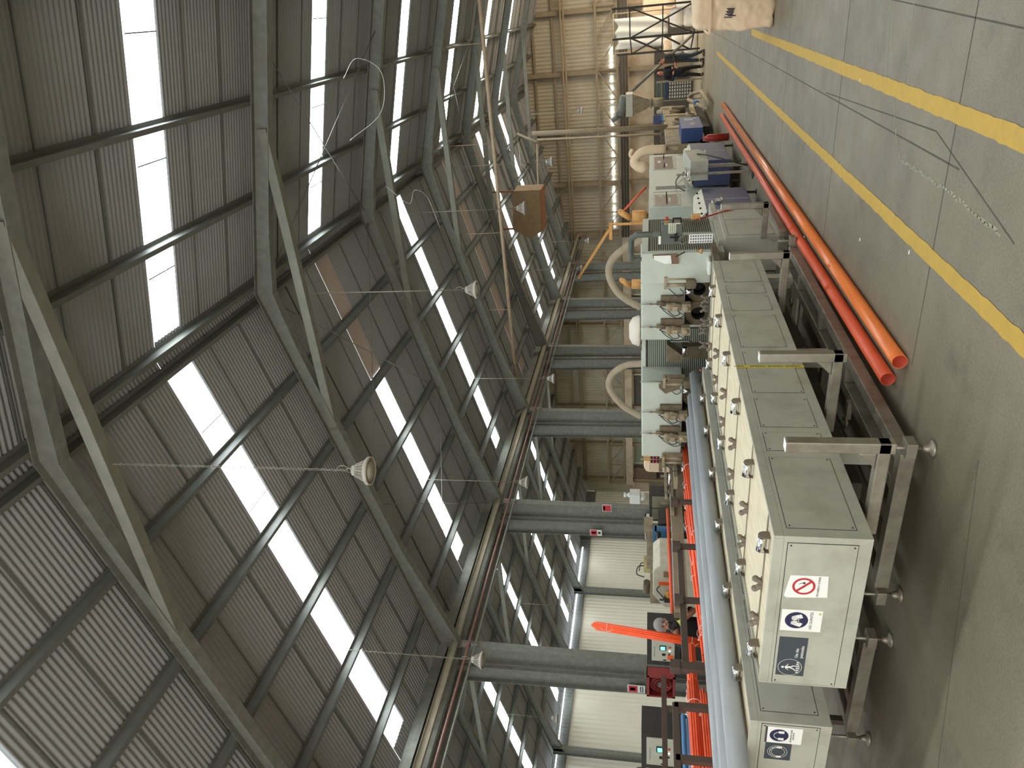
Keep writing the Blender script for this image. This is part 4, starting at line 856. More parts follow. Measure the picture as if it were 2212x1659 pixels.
for i, (pts, l) in enumerate(((((-4.6, 30.2, 7.3), (-5.0, 30.2, 6.5), (-4.9, 30.2, 6.5), (-5.0, 30.2, 0.0)), 'thin vertical air pipe coming down behind the haul-off cabinet'), (((-7.0, 30.3, 6.6), (-5.1, 30.3, 6.52)), 'short level air pipe joining the vertical one'), (((-3.7, 24, 5.7), (-3.75, 24, 1.4)), 'tan square post pipe beside the hopper'), (((-29, 40.0, 6.3), (4, 40.0, 6.42)), 'upper level pipe along the far wall'), (((-29, 40.0, 6.15), (4, 40.0, 6.27)), 'lower level pipe along the far wall'))):
    b = B(); b.tube(pts, (.045, .045, .08, .05, .05)[i], 8); o = out(b, 'air_pipe', galv_w); tag(o, l, 'pipe')
b = B()
for (pa, pc) in (((-.2, 10.6), (-3.8, 15.4)), ((-3.8, 10.6), (-.2, 15.4)), ((-.2, 20.6), (-3.8, 25.4)), ((-3.8, 20.6), (-.2, 25.4)), ((-4.1, 10.6), (-8.4, 15.4)), ((-8.4, 10.6), (-4.1, 15.4)), ((-8.4, 10.6), (-12, 15.4)), ((-12, 10.6), (-8.4, 15.4)), ((-4.1, 30.6), (-8.4, 35.4)), ((-8.4, 30.6), (-4.1, 35.4))):
    b.cyl((pa[0], pa[1], zroof(pa[0]) - .3), (pc[0], pc[1], zroof(pc[0]) - .3), .009, 5)
S(b, 'ceiling_brace_rods', galv)
b = B(); b.tube(spline([(-.9, 13.6, 7.5), (-.6, 13.9, 7.3), (-.9, 14.3, 7.0), (-1.6, 14.2, 7.1), (-2.0, 13.6, 7.6)]), .005, 5); o = out(b, 'loose_cable', straw); tag(o, 'loose pale cable bowing below the second skylight strip', 'cable'); b = B(); b.tube(spline([(-3.2, 14.9, 7.5), (-3.6, 15.0, 7.1), (-3.3, 14.9, 6.9), (-3.5, 15.1, 6.7), (-4.2, 15.1, 6.5)]), .004, 5); o = out(b, 'loose_cable', straw); tag(o, 'thin pale cable curling in a loop below the roof ridge', 'cable')
# tan box high up at the fourth frame
b = B(); b.prism([(-5.9, 5.85), (-5.9, 6.8), (-7.3, 6.95), (-7.7, 6.3), (-7.4, 5.85)], (0, 25.7, 0), (1, 0, 0), (0, 0, 1), (0, .9, 0)); b.mi = 1; b.box(-7.4, -5.9, 25.72, 26.58, 5.79, 5.85)
for x in (-6, -7.4): b.box(x - .03, x + .03, 26.1, 26.16, 6.8, zroof(x) - .03, 1)
o = out(b, 'air_duct_box', [goldd, goldr]); tag(o, 'large tan duct box hanging under the far roof', 'duct')
b = B(); b.bar((-12.7, 35.2, 5.6), (-10.2, 35.2, 3.95), .16, .12); b.box(-10.7, -9.9, 35.1, 35.3, 3.8, 3.95); b.box(-10.0, -9.9, 35.15, 35.25, 0, 3.8); o = out(b, 'diagonal_brace', gold); tag(o, 'orange diagonal steel brace near the far columns', 'brace')
# ================================================================= things on the galvanised columns
def hosecab():
    t = T('fire_hose_cabinet', 'open red cabinet with a coiled fire hose on the nearest galvanised column', 'hose cabinet', (-11.8, 9.7, 1.43))
    x0, x1, y0, y1, z0, z1 = -12.08, -11.50, 9.62, 9.84, 1.42, 1.96
    b = B(); b.box(x0, x1, y1 - .01, y1, z0, z1); b.box(x0, x0 + .015, y0, y1, z0, z1); b.box(x1 - .015, x1, y0, y1, z0, z1); b.box(x0, x1, y0, y1, z0, z0 + .015); b.box(x0, x1, y0, y1, z1 - .015, z1)
    for (a, c, e, f) in ((x0, x1, z0, z0 + .05), (x0, x1, z1 - .05, z1), (x0, x0 + .04, z0, z1), (x1 - .04, x1, z0, z1)): b.box(a, c, y0 - .005, y0, e, f)
    out(b, 'casing', hosered, t)
    b = B(); c = Vector((-11.79, 9.68, 1.69))
    for k in range(6): r_ = .08 + .027 * k; b.tube([c + Vector((math.cos(j * .2618) * r_, .02 * (k % 2), math.sin(j * .2618) * r_)) for j in range(24)], .015, 6, closed=True)
    out(b, 'hose_coil', hosered, t)
    b = B(); b.cyl((c.x, c.y - .03, c.z), (c.x, c.y + .1, c.z), .055, 16); out(b, 'hub', galv, t)
    b = B(); b.bar(c + Vector((0, -.05, 0)), c + Vector((.03, -.06, -.16)), .03, .03, up=(0, 1, 0)); out(b, 'nozzle', redfire, t)
    b = B(); b.box(-11.96, -11.6, 9.84, 10.39, 1.6, 1.66); b.box(-11.6, -11.5, 9.62, 10.0, 1.98, 2.0); b.box(-12.0, -11.9, 9.84, 10.4, 1.6, 1.8); out(b, 'bracket', galv, t)
hosecab()
def sign(x0, x1, y, z0, z1, label, bands, name='fire_sign'):
    t = T(name, label, 'sign', ((x0 + x1) / 2, y, z0)); b = B(); b.box(x0, x1, y - .012, y, z0, z1); out(b, 'plate', straw, t)
    for (a, c, e, f, m_) in bands: b = B(); w, h = x1 - x0, z1 - z0; b.box(x0 + a * w, x0 + c * w, y - .015, y - .012, z0 + e * h, z0 + f * h); out(b, 'printed_field', m_, t)
yc = 10.38
sign(-12.94, -12.72, yc, 2.0, 2.36, 'red and white hose sign above the red hose cabinet', [(.06, .94, .42, .95, redp), (.3, .7, .55, .85, white), (.1, .9, .1, .16, ink), (.1, .9, .22, .28, ink)])
yc = 15.38
sign(-12.14, -11.92, yc, 2.92, 3.16, 'red arrow sign on the second galvanised column pair', [(.05, .95, .05, .95, redp), (.2, .8, .7, .9, white)])
sign(-12.98, -12.78, yc, 3.2, 3.52, 'red and white extinguisher sign on the second column pair', [(.05, .95, .4, .95, redp), (.35, .65, .5, .85, white), (.3, .7, .1, .32, ink)])
t = T('open_wall_box', 'open white-framed box fixed to the second galvanised column pair', 'box', (-12.4, 15.1, 1.6))
b = B(); x0, x1, y0, y1, z0, z1 = -12.72, -12.1, 14.95, 15.3, 1.60, 2.04; b.box(x0, x1, y1 - .01, y1, z0, z1)
for (a, c, e, f) in ((x0, x1, z0, z0 + .03), (x0, x1, z1 - .03, z1), (x0, x0 + .03, z0, z1), (x1 - .03, x1, z0, z1)): b.box(a, c, y0, y1, e, f)
out(b, 'frame', cream, t); b = B(); b.box(x0 + .03, x1 - .03, y1 - .03, y1 - .01, z0 + .03, z1 - .03); out(b, 'dark_inside', darkg, t)
b = B(); b.bar((x0 + .06, y0 + .1, z0 + .3), (x1 - .1, y0 + .1, z0 + .05), .05, .02, up=(0, 1, 0)); b.box(x0 + .3, x1 - .05, y0 + .1, y0 + .3, z0 + .05, z0 + .22); out(b, 'contents', dust, t)
t = T('notice_board', 'small notice board with white sheets below the open box', 'notice board', (-11.9, 14.7, 1.2))
b = B(); b.box(-12.25, -11.75, 14.66, 14.7, 1.22, 1.62); out(b, 'frame', white, t); b = B(); b.box(-12.2, -11.8, 14.655, 14.66, 1.26, 1.56); out(b, 'cork', brown if False else mt('cork', (140, 112, 72), .9), t)
b = B(); b.box(-12.1, -12.0, 14.65, 14.655, 1.28, 1.38); b.box(-11.98, -11.88, 14.65, 14.655, 1.27, 1.37); out(b, 'sheets', paper, t)
b = B(); b.box(-12.02, -11.98, 14.66, 15.3, 1.3, 1.34); b.box(-12.02, -11.98, 14.66, 14.7, 0, 1.25); out(b, 'stand', galv, t)
# ================================================================= machines in the middle distance, left of the tables
def console(x0, x1, y, z0, z1, label):
    t = T('operator_console', label, 'console', ((x0 + x1) / 2, y + .2, 0), 'cream operator consoles in black frames')
    b = B(); b.box(x0 - .12, x1 + .08, y, y + .5, z0 - .1, z1 + .08); b.box(x0, x1, y + .05, y + .45, 0, z0 - .1); out(b, 'black_frame', consb, t)
    w, h = x1 - x0, z1 - z0
    b = B(); b.box(x0, x1, y - .02, y, z0, z1); out(b, 'face_plate', consg, t, bevel=.004)
    b = B(); b.box(x0 + .52 * w, x0 + .72 * w, y - .035, y - .02, z0 + .38 * h, z0 + .66 * h); out(b, 'screen_bezel', blk, t)
    b = B(); b.box(x0 + .545 * w, x0 + .695 * w, y - .038, y - .035, z0 + .42 * h, z0 + .62 * h); out(b, 'screen', scrn, t)
    b = B(); b.ball((x0 + .66 * w, y - .03, z0 + .22 * h), .018, 8); out(b, 'red_button', redp, t)
    b = B(); b.ball((x0 + .5 * w, y - .03, z0 + .22 * h), .014, 8); out(b, 'lit_button', MATS['lit_white'] if 'lit_white' in MATS else mt('lit_white', (255, 255, 240), .4, emis=2.5), t)
    b = B(); b.box(x0 + .27 * w, x0 + .36 * w, y - .03, y - .02, z0 + .4 * h, z0 + .55 * h); b.box(x0 + .33 * w, x0 + .37 * w, y - .035, y - .02, z0 + .2 * h, z0 + .27 * h); b.box(x0 + .05 * w, x0 + .08 * w, y - .03, y - .02, z0 + .35 * h, z0 + .5 * h); out(b, 'switches', blk, t)
    b = B(); rr = random.Random(int(x0 * 10)); 
    for k in range(10): b.box(x0 + (.2 + .045 * k) * w, x0 + (.23 + .045 * k) * w, y - .021, y - .0205, z0 + .86 * h, z0 + (.88 + .03 * rr.random()) * h)
    out(b, 'face_print', MATS['grey_print'], t); return t
console(-11.02, -10.36, 7.5, 1.50, 1.95, 'cream console with green screen at the very edge, its black frame nearest the photographer')
t = console(-10.34, -9.80, 9.0, 1.48, 1.87, 'cream console with green screen behind the vertical orange bundle')
b = B(); b.box(-10.28, -10.18, 8.972, 8.98, 1.5, 1.6); out(b, 'orange_sticker', cond, t)
t = T('machine_bed', 'long black machine bed with a yellow warning plate behind the brown rack', 'machine', (-11.6, 7.9, 0))
b = B(); b.box(-13.0, -11.3, 7.8, 8.4, 1.62, 1.84); b.box(-12.9, -12.0, 7.9, 8.3, 0, 1.62); out(b, 'bed', consb, t)
b = B(); b.box(-11.52, -11.36, 7.79, 7.8, 1.68, 1.8); out(b, 'warning_plate', gold, t); b = B(); b.box(-12.5, -11.8, 7.785, 7.8, 1.66, 1.78); out(b, 'name_plate', consg, t)
b = B(); b.lathe([(.03, 0), (.03, .12), (.05, .14), (.03, .28)], (-11.95, 8.0, 1.84)); b.lathe([(.02, 0), (.03, .1), (.01, .16)], (-11.7, 8.0, 1.84)); out(b, 'lubricator', darkg, t)
b = B()
for k in range(6): b.cyl((-11.5 - .1 * k, 7.72, 1.52), (-11.5 - .1 * k, 7.8, 1.55), .03, 8)
out(b, 'valve_row', chrome, t)
# low clutter of frames and rollers below the consoles
t = T('roller_frame', 'dark roller frame with grey tubes below the consoles', 'frame', (-10.2, 6.8, 0))
for z in (1.0, 1.22): b = B(); b.box(-11.2, -9.3, 6.6, 6.68, z, z + .06); b.box(-11.2, -9.3, 7.1, 7.18, z, z + .06); out(b, 'rail', rackb, t)
for x in (-11.1, -10.4, -9.5): b = B(); b.box(x - .03, x + .03, 6.6, 7.18, 1.28, 1.34); b.box(x - .03, x + .03, 6.62, 6.68, 0, 1.4); out(b, 'upright', rack, t)
b = B()
for k in range(5): b.cyl((-11.0 + .35 * k, 6.6, 1.36), (-11.0 + .35 * k, 7.2, 1.36), .04, 10)
out(b, 'grey_rollers', galv, t)
t = T('blue_machine', 'blue framed cutting machine before the cream corrugated wall', 'machine', (-11.3, 13.2, 0))
b = B(); b.box(-12.2, -10.7, 13.0, 13.1, 1.76, 1.84); b.box(-11.3, -11.2, 13.0, 13.1, 1.3, 1.76); b.box(-10.78, -10.7, 13.0, 13.1, 0, 1.8); b.box(-12.2, -12.1, 13.0, 13.1, 0, 1.8); b.box(-12.2, -10.7, 13.0, 13.1, 1.28, 1.34); out(b, 'frame', bluem, t)
b = B(); b.box(-12.1, -10.8, 13.3, 13.9, 0.2, 1.72); b.box(-11.15, -10.85, 13.08, 13.2, 1.5, 1.62); out(b, 'body', darkg, t)
b = B(); b.box(-11.15, -10.8, 13.06, 13.1, 1.52, 1.66); b.box(-11.9, -11.5, 13.05, 13.1, 1.36, 1.7); out(b, 'blue_panel', bluem, t)
b = B(); b.box(-12.1, -11.3, 13.2, 14.0, 1.84, 1.98); b.box(-11.1, -10.85, 13.3, 13.6, 1.84, 2.05); out(b, 'top_unit', dust, t)
b = B(); b.cyl((-11.5, 13.05, 1.45), (-11.9, 13.05, 1.45), .09, 14); out(b, 'drum', darkg, t)
t = T('cream_machine', 'cream hooded machine with an amber dome and a red bar', 'machine', (-11.3, 11.9, 0))
b = B(); b.prism([(-11.9, .0), (-10.7, .0), (-10.7, 1.70), (-10.85, 1.84), (-11.55, 1.84), (-11.9, 1.6)], (0, 11.8, 0), (1, 0, 0), (0, 0, 1), (0, .9, 0)); out(b, 'hood', cream, t, bevel=.02)
b = B(); b.box(-11.02, -10.86, 11.788, 11.8, 1.48, 1.62); out(b, 'smoked_window', mt('amber_glass', (150, 122, 86), .3), t)
b = B(); b.box(-11.2, -11.16, 11.74, 11.8, 1.36, 1.72); b.box(-11.9, -10.7, 11.74, 11.78, 1.40, 1.46); out(b, 'red_bar', cond, t)
b = B(); b.ball((-11.42, 11.7, 1.5), .1, 14, (1, .6, .9)); out(b, 'amber_dome', mt('amber', (190, 132, 40), .4), t)
b = B(); b.tube(spline([(-11.2, 11.72, 1.7), (-11.3, 11.7, 1.76), (-11.45, 11.7, 1.66), (-11.55, 11.7, 1.6)]), .012, 6); b.box(-11.62, -11.5, 11.66, 11.76, 1.45, 1.6); b.cyl((-11.58, 11.7, 1.7), (-11.58, 11.7, 1.45), .02, 8); out(b, 'hose_and_valves', darkg, t)
t = T('hydraulic_unit', 'yellowish oil tank with looping hoses on top of a grey machine', 'machine', (-12, 13.5, 0))
b = B(); b.box(-13.15, -12.85, 14.2, 14.5, 1.9, 2.06); out(b, 'tank', mt('pale_yellow', (190, 176, 116), .6), t); b = B(); b.box(-14.2, -12.8, 14.2, 15.0, 0, 1.9); out(b, 'machine_body', dust, t)
b = B(); b.tube(spline([(-13.0, 14.3, 2.06), (-12.95, 14.2, 2.2), (-13.2, 14.2, 2.24), (-13.3, 14.2, 2.05)]), .014, 6); b.tube(spline([(-12.9, 14.3, 2.06), (-12.85, 14.2, 2.14), (-13.1, 14.2, 2.18)]), .012, 6); out(b, 'hoses', darkg, t)
b = B(); b.cyl((-13.5, 14.25, 1.98), (-13.85, 14.25, 2.0), .09, 12); out(b, 'motor', dustd, t)
t = T('post_with_box', 'thin post carrying a small grey box before the corrugated wall', 'post', (-13.2, 15.8, 0))
b = B(); b.cyl((-13.0, 15.8, 0), (-13.0, 15.8, 2.5), .04, 8); out(b, 'post', dustd, t); b = B(); b.box(-13.1, -12.9, 15.7, 15.85, 2.45, 2.8); out(b, 'box', galv_w, t)
t = T('glass_cabinet', 'dark-framed cabinet with glass doors between the machine and the second column pair', 'cabinet', (-11.0, 14.3, 0))
b = B(); b.box(-11.45, -10.65, 14.2, 14.55, 0, 1.92); out(b, 'case', darkg, t); b = B(); b.box(-11.4, -11.08, 14.19, 14.2, 1.40, 1.86); b.box(-11.04, -10.7, 14.19, 14.2, 1.40, 1.86); out(b, 'glass_door', mt('cabinet_glass', (138, 134, 112), .15), t)
b = B(); b.box(-11.25, -11.17, 14.18, 14.19, 1.62, 1.7); out(b, 'label', straw, t)
t = T('material_dryer', 'white box dryer with hopper cone standing beyond the column', 'dryer', (-15.3, 20.2, 0))
b = B(); b.box(-15.45, -15.05, 20.0, 20.35, 2.25, 2.6); out(b, 'box', white, t); b = B(); b.lathe([(.06, -.25), (.18, 0)], (-15.25, 20.2, 2.25), n=12); b.lathe([(.08, 0), (.08, .06), (.05, .06), (.05, .12), (.08, .12), (.08, .2)], (-15.2, 20.2, 2.6), n=12); out(b, 'cone_and_spout', white, t); b = B(); b.box(-15.6, -14.9, 20.0, 20.6, 0, 1.95); out(b, 'base_machine', dustd, t)
# second small conveyor machine with clamps behind the big grey machine
t = T('clamp_conveyor', 'cluttered conveyor with clamps and rods just left of the louvred machine', 'conveyor', (-7.4, 11, 0))
b = B(); b.box(-8.3, -6.95, 10.5, 13, 1.15, 1.22); b.box(-7.3, -7.05, 9.9, 13.5, 1.46, 1.52); b.box(-8.0, -7.8, 9.9, 13.5, 1.5, 1.56); b.box(-7.6, -7.5, 10, 13.2, 1.62, 1.66); out(b, 'rails', dust, t)
for k, y in enumerate((10.3, 11.1, 12.0, 12.9)):
    b = B(); b.box(-8.2, -7.0, y, y + .08, 1.25, 1.46); b.cyl((-7.1, y, 1.45), (-7.1, y, 1.75), .03, 8); b.cyl((-7.9, y, 1.5), (-7.9, y, 1.72), .025, 8); b.box(-7.2, -7.0, y - .06, y + .06, 1.7, 1.76); out(b, 'clamp', dustd, t)
    b = B(); b.cyl((-7.6, y - .1, 1.58), (-7.2, y - .1, 1.58), .02, 8); b.box(-7.15, -7.02, y - .14, y - .06, 1.3, 1.36); out(b, 'rod', chrome, t)
    b = B(); b.box(-8.2, -8.12, y, y + .08, 0, 1.25); b.box(-7.1, -7.02, y, y + .08, 0, 1.25); out(b, 'leg', darkg, t)
b = B(); b.box(-7.68, -7.5, 11.2, 11.28, 1.74, 1.9); out(b, 'switch_box', blk, t)
b = B()
for i in range(3):
    for j in range(2): b.ball((-7.55 - .05 * i, 11.19, 1.79 + .06 * j), .009, 6)
out(b, 'red_lamps', redlit, t)
t = T('salmon_sack', 'salmon-coloured sack behind the switch box with red lamps', 'sack', (-8.1, 12.3, 0))
b = B(); b.box(-9.7, -8.9, 13.7, 14.2, 1.0, 2.05); out(b, 'sack_body', sack, t, bevel=.12); b = B(); b.box(-9.3, -8.9, 13.64, 13.7, 1.85, 2.06); out(b, 'tan_panel', gold, t); b = B(); b.box(-9.6, -9.0, 13.75, 14.15, 0, 1.0); out(b, 'pallet_box', dust, t)
# ================================================================= the extrusion line at the far end of the aisle
t = T('extruder', 'long dusty extruder with hopper feed, hoses and a white name plate', 'extruder', (-4.1, 25, 0))
b = B(); b.box(-4.5, -3.8, 21.3, 29.0, .95, 1.5); b.box(-4.5, -3.75, 21.3, 24.5, .4, .95); out(b, 'barrel_casing', dust, t, bevel=.02)
b = B(); b.box(-3.9, -3.72, 21.3, 28.6, .42, .56); b.box(-3.95, -3.75, 23.8, 24.1, .5, 1.45); b.box(-3.95, -3.75, 26.4, 26.6, .5, 1.45); out(b, 'frame_beam', mt('beige_beam', (176, 160, 130), .7), t)
b = B(); b.box(-4.4, -3.84, 24.2, 28.8, .1, .95); out(b, 'undercarriage', darkg, t)
b = B(); rr = random.Random(9)
for k in range(26): y = 21.4 + .28 * k; b.tube(spline([(-4.1, y, 1.5), (-4.0, y + .05, 1.5 + rr.uniform(.05, .14)), (-3.9, y + .12, 1.5)], 4), .02, 5)
tag(out(b, 'heater_cables', dustd, t), kind='stuff')
for y, z, r_ in ((24.9, .85, .2), (27.4, .95, .22)):
    b = B(); b.cyl((-4.0, y, z), (-3.62, y, z), r_, 14); b.cyl((-3.9, y + .5, z + .1), (-3.7, y + .5, z + .1), r_ * .7, 12); out(b, 'blower', dustd, t)
for (ya, yb, z) in ((24.3, 24.8, 1.2), (26.8, 27.3, 1.25), (25.4, 25.8, .75)):
    b = B(); b.tube([(-3.72, ya, z - .3), (-3.66, ya, z), (-3.66, yb, z), (-3.72, yb, z - .25)], .06, 8); out(b, 'duct_elbow', dust, t)
b = B(); b.lathe([(.1, 0), (.42, .02), (.42, .1), (.3, .12), (.3, .2)], (-3.95, 28.4, 1.3), (1, 0, .0), 20); out(b, 'gear_flange', dust, t)
b = B(); b.tube([(-3.5, 27.8, .62), (-3.3, 27.8, .55), (-3.2, 27.6, .2), (-3.2, 24.4, .12)], .065, 10); b.tube([(-3.45, 27.6, .62), (-3.4, 24.6, .14)], .06, 8); out(b, 'white_pipework', dust, t)
b = B(); b.cyl((-3.4, 26.6, .45), (-3.4, 26.2, .4), .08, 10); out(b, 'blue_valve', bluem, t)
b = B(); b.box(-3.9, -3.8, 20.5, 21.2, .35, 1.05); b.box(-3.9, -3.7, 20.45, 20.5, .3, 1.2); out(b, 'guard_plate', mt('tan_guard', (150, 132, 96), .7), t)
text('AMB', .24, (-3.78, 20.8, .62), (0, 1, 0), (0, 0, 1), blk, t, 'plate_lettering')
b = B(); b.box(-3.8, -3.4, 21.3, 23.3, .5, 1.08); b.mi = 1; b.box(-3.4, -3.395, 22.7, 22.8, .7, .95); b.box(-3.4, -3.395, 23.0, 23.06, .6, .95); out(b, 'blue_crate_panel', [bluec, straw], t)
text('HEHS', .2, (-3.39, 21.95, .75), (0, 1, 0), (0, 0, 1), straw, t, 'crate_lettering')
b = B(); b.box(-4.0, -3.6, 25.5, 25.55, 1.58, 1.84); b.box(-3.82, -3.78, 25.5, 25.55, 1.45, 1.6); out(b, 'blue_panel', blued, t)
b = B(); b.box(-3.95, -3.7, 26.2, 26.24, 1.5, 1.62); out(b, 'blue_rag', MATS['sky_blue_pipe'], t)
b = B(); b.cyl((-4.0, 21.6, 1.5), (-4.0, 21.6, 1.85), .02, 8); b.ball((-4.0, 21.6, 1.86), .04, 8); out(b, 'lever', chrome, t)
t = T('feed_hopper', 'grey feed hopper with slanting screw tube above the extruder', 'hopper', (-3.35, 27.3, 1.5))
cx, cy = -3.42, 27.3
b = B(); b.hexa([(cx - .12, cy - .12, 1.95), (cx + .12, cy - .12, 1.95), (cx + .12, cy + .12, 1.95), (cx - .12, cy + .12, 1.95), (cx - .36, cy - .36, 2.55), (cx + .36, cy - .36, 2.55), (cx + .36, cy + .36, 2.55), (cx - .36, cy + .36, 2.55)]); out(b, 'cone', dust, t)
b = B(); b.box(cx - .37, cx + .37, cy - .37, cy + .37, 2.55, 2.78); out(b, 'upper_box', consg, t)
b = B(); b.cyl((cx + .3, cy, 2.85), (cx - .35, cy, 3.0), .14, 12); b.cyl((cx - .1, cy, 2.78), (cx - .3, cy, 3.12), .1, 10); b.cyl((cx - .35, cy, 3.02), (cx - .52, cy, 3.3), .09, 10); out(b, 'motor', galv, t)
b = B(); b.cyl((cx, cy, 1.5), (cx, cy, 1.95), .15, 10); b.lathe([(.2, 0), (.2, .04)], (cx, cy, 1.9)); out(b, 'neck', dust, t)
b = B(); b.cyl((cx + .2, cy + .1, 2.85), (-1.55, 31.2, .35), .055, 8); out(b, 'screw_tube', galv, t)
# crate rack with bottles behind the two people
t = T('crate_rack', 'wire rack full of blue-topped crates behind the people', 'rack', (-3.2, 30.5, 0))
b = B()
for x in (-3.75, -3.05): b.box(x - .02, x + .02, 30.2, 30.24, 0, 1.7)
for z in (.3, 1.5): b.box(-3.75, -3.05, 30.2, 30.24, z, z + .04)
out(b, 'rack_frame', galv_w, t)
b = B(); b.box(-3.72, -3.1, 30.3, 30.9, .3, 1.3); out(b, 'crates', dustd, t); b = B()
for i in range(9):
    for j in range(5): b.box(-3.68 + j * .12, -3.6 + j * .12, 30.28, 30.3, .42 + i * .095, .47 + i * .095)
out(b, 'pale_bottles', straw, t); b = B(); b.box(-3.72, -3.1, 30.27, 30.9, 1.28, 1.36); out(b, 'blue_lid', bluec, t)
b = B(); b.box(-3.7, -3.1, 30.3, 30.9, 1.38, 1.72); out(b, 'green_case', mt('green_case', (78, 92, 80), .5), t)
# lattice towers, tarpaulin, sacks
def lattice(x0, x1, y, ya, z1, label, seed):
    t = T('scaffold_frame', label, 'scaffold', ((x0 + x1) / 2, y, 0), 'lattice scaffold frames by the tarpaulin')
    for x, yy in ((x0, ya), (x1, y)): b = B(); b.bar((x, yy, 0), (x, yy, z1), .07, .07); out(b, 'upright', rackb if False else darkg, t)
    for z in (.35, 1.5, 2.7): b = B(); b.bar((x0, ya, z), (x1, y, z), .045, .045); out(b, 'cross_tube', darkg, t)
    for (za, zb) in ((.35, 2.7), (2.7, .35)) if seed else ((2.7, 1.5), (1.5, 2.7), (.4, 1.5)): b = B(); b.bar((x0, ya, za), (x1, y, zb), .05, .05); out(b, 'diagonal', darkg, t)
lattice(-1.45, -.42, 30, 30.2, 3.35, 'dark lattice frame nearest the beige bag, with a full cross brace', 1)
lattice(-2.15, -1.45, 30.4, 32.6, 3.3, 'dark lattice frame between the cross-braced frame and the people', 0)
b = B(); nx, nz = 14, 10
V_ = [[b.b.verts.new((-2.15 + 1.25 * i / nx, 36 + .06 * math.sin(i * 1.3 + j * .3), 3.55 - 2.35 * j / nz - .18 * math.sin(i / nx * 3.14159 * 2) ** 2 * (1 - j / nz))) for i in range(nx + 1)] for j in range(nz + 1)]
for j in range(nz):
    for i in range(nx): f = b._f((V_[j][i], V_[j][i + 1], V_[j + 1][i + 1], V_[j + 1][i])); f.smooth = True
o = out(b, 'tarpaulin', sheetw); so = o.modifiers.new('thick', 'SOLIDIFY'); so.thickness = .006; tag(o, 'white tarpaulin hung behind the lattice frames', 'tarpaulin')
b = B(); b.cyl((-2.3, 36, 3.58), (-.7, 36, 3.58), .03, 8); b.cyl((-2.3, 36, 0), (-2.3, 36, 3.6), .03, 8); b.cyl((-.7, 36, 0), (-.7, 36, 3.6), .03, 8); o = out(b, 'tarpaulin_rail', galv_w); tag(o, 'thin rail on two posts that the white tarpaulin hangs from', 'rail')
def wrinkle(me_o, amp, sc, seed=0, fine=2):
    me_o.modifiers.new('sub', 'SUBSURF').levels = fine; me_o.modifiers['sub'].render_levels = fine
    tx = bpy.data.textures.new('fold', 'CLOUDS'); tx.noise_scale = sc; tx.noise_depth = 3; d = me_o.modifiers.new('disp', 'DISPLACE'); d.texture = tx; d.strength = amp; d.texture_coords = 'GLOBAL'
def sackpile(x, y, z, w, d, h, mat, label, grp='sacks stacked near the far wall', name='bulk_sack'):
    b = B(); n = 4; q = bmesh.ops.create_cube(b.b, size=1)
    bmesh.ops.subdivide_edges(b.b, edges=b.b.edges[:], cuts=3, use_grid_fill=True)
    for v in b.b.verts:
        k = 1 - .18 * abs(v.co.z * 2) ** 3; v.co = Vector((x + v.co.x * w * k, y + v.co.y * d * k, z + (v.co.z + .5) * h))
    for f in b.b.faces: f.smooth = True
    o = out(b, name, mat); wrinkle(o, .07, .25); return tag(o, label, 'sack', grp)
sackpile(-1.0, 34.4, 0, .8, .8, .62, sackw, 'white bulk sack on the floor behind the lattice frame, lower one'); sackpile(-1.0, 34.4, .6, .75, .75, .55, sackw, 'white bulk sack stacked on the lower white one')
sackpile(-2.0, 34.2, 0, .85, .8, .6, sackw, 'white bulk sack seen between lattice frame and people, lower one'); sackpile(-2.0, 34.2, .58, .8, .75, .5, sackw, 'crumpled white sack between lattice frame and people, upper one'); sackpile(-2.05, 34.2, 1.05, .6, .6, .35, sack, 'salmon sack lying on the white sacks by the people'); sackpile(-.35, 34.2, 0, .7, .8, .95, sackw, 'tall white sack behind the beige bag'); sackpile(-.3, 34.2, .95, .55, .7, .45, sack, 'tan sack lying on the tall white sack')
sackpile(-.5, 36.8, 0, 1.2, 1, 2.3, sack, 'large tan bag standing against the far wall')
# big bag
b = B(); bmesh.ops.create_cube(b.b, size=1); bmesh.ops.subdivide_edges(b.b, edges=b.b.edges[:], cuts=9, use_grid_fill=True)
for v in b.b.verts:
    c = v.co.copy(); zz = c.z + .5; k = 1 + .05 * math.sin(zz * 5) - (.04 if .77 < zz < .86 else 0) - .10 * max(0, zz - .9) * 5
    v.co = Vector((-.08 + c.x * 1.12 * k, 13.75 + c.y * 1.1 * k, zz * 1.22))
for f in b.b.faces: f.smooth = True
t = T('bulk_bag', 'large beige woven bag standing on the floor at the end of the outer yellow line', 'bag', (-.08, 13.75, 0))
o = out(b, 'bag_body', sack, t); o.modifiers.new('sub', 'SUBSURF').render_levels = 2
for i, (sc_, am) in enumerate(((.28, .10), (.07, .025))):
    tx = bpy.data.textures.new('fold', 'CLOUDS'); tx.noise_scale = sc_; tx.noise_depth = 2; d = o.modifiers.new('disp%d' % i, 'DISPLACE'); d.texture = tx; d.strength = am; d.texture_coords = 'GLOBAL'
b = B(); b.box(-.66, .5, 13.16, 13.2, .97, 1.01); b.box(-.68, -.64, 13.18, 14.3, .97, 1.01); out(b, 'strap', sack, t)
b = B(); rr = random.Random(2)
for k in range(7): x = -.46 + .02 * k; b.bar((x, 13.168, .62 + rr.uniform(-.03, .03)), (x + .01, 13.168, .74 + rr.uniform(-.03, .03)), .016, .003, up=(0, 1, 0))
out(b, 'stencil_mark', ink, t)
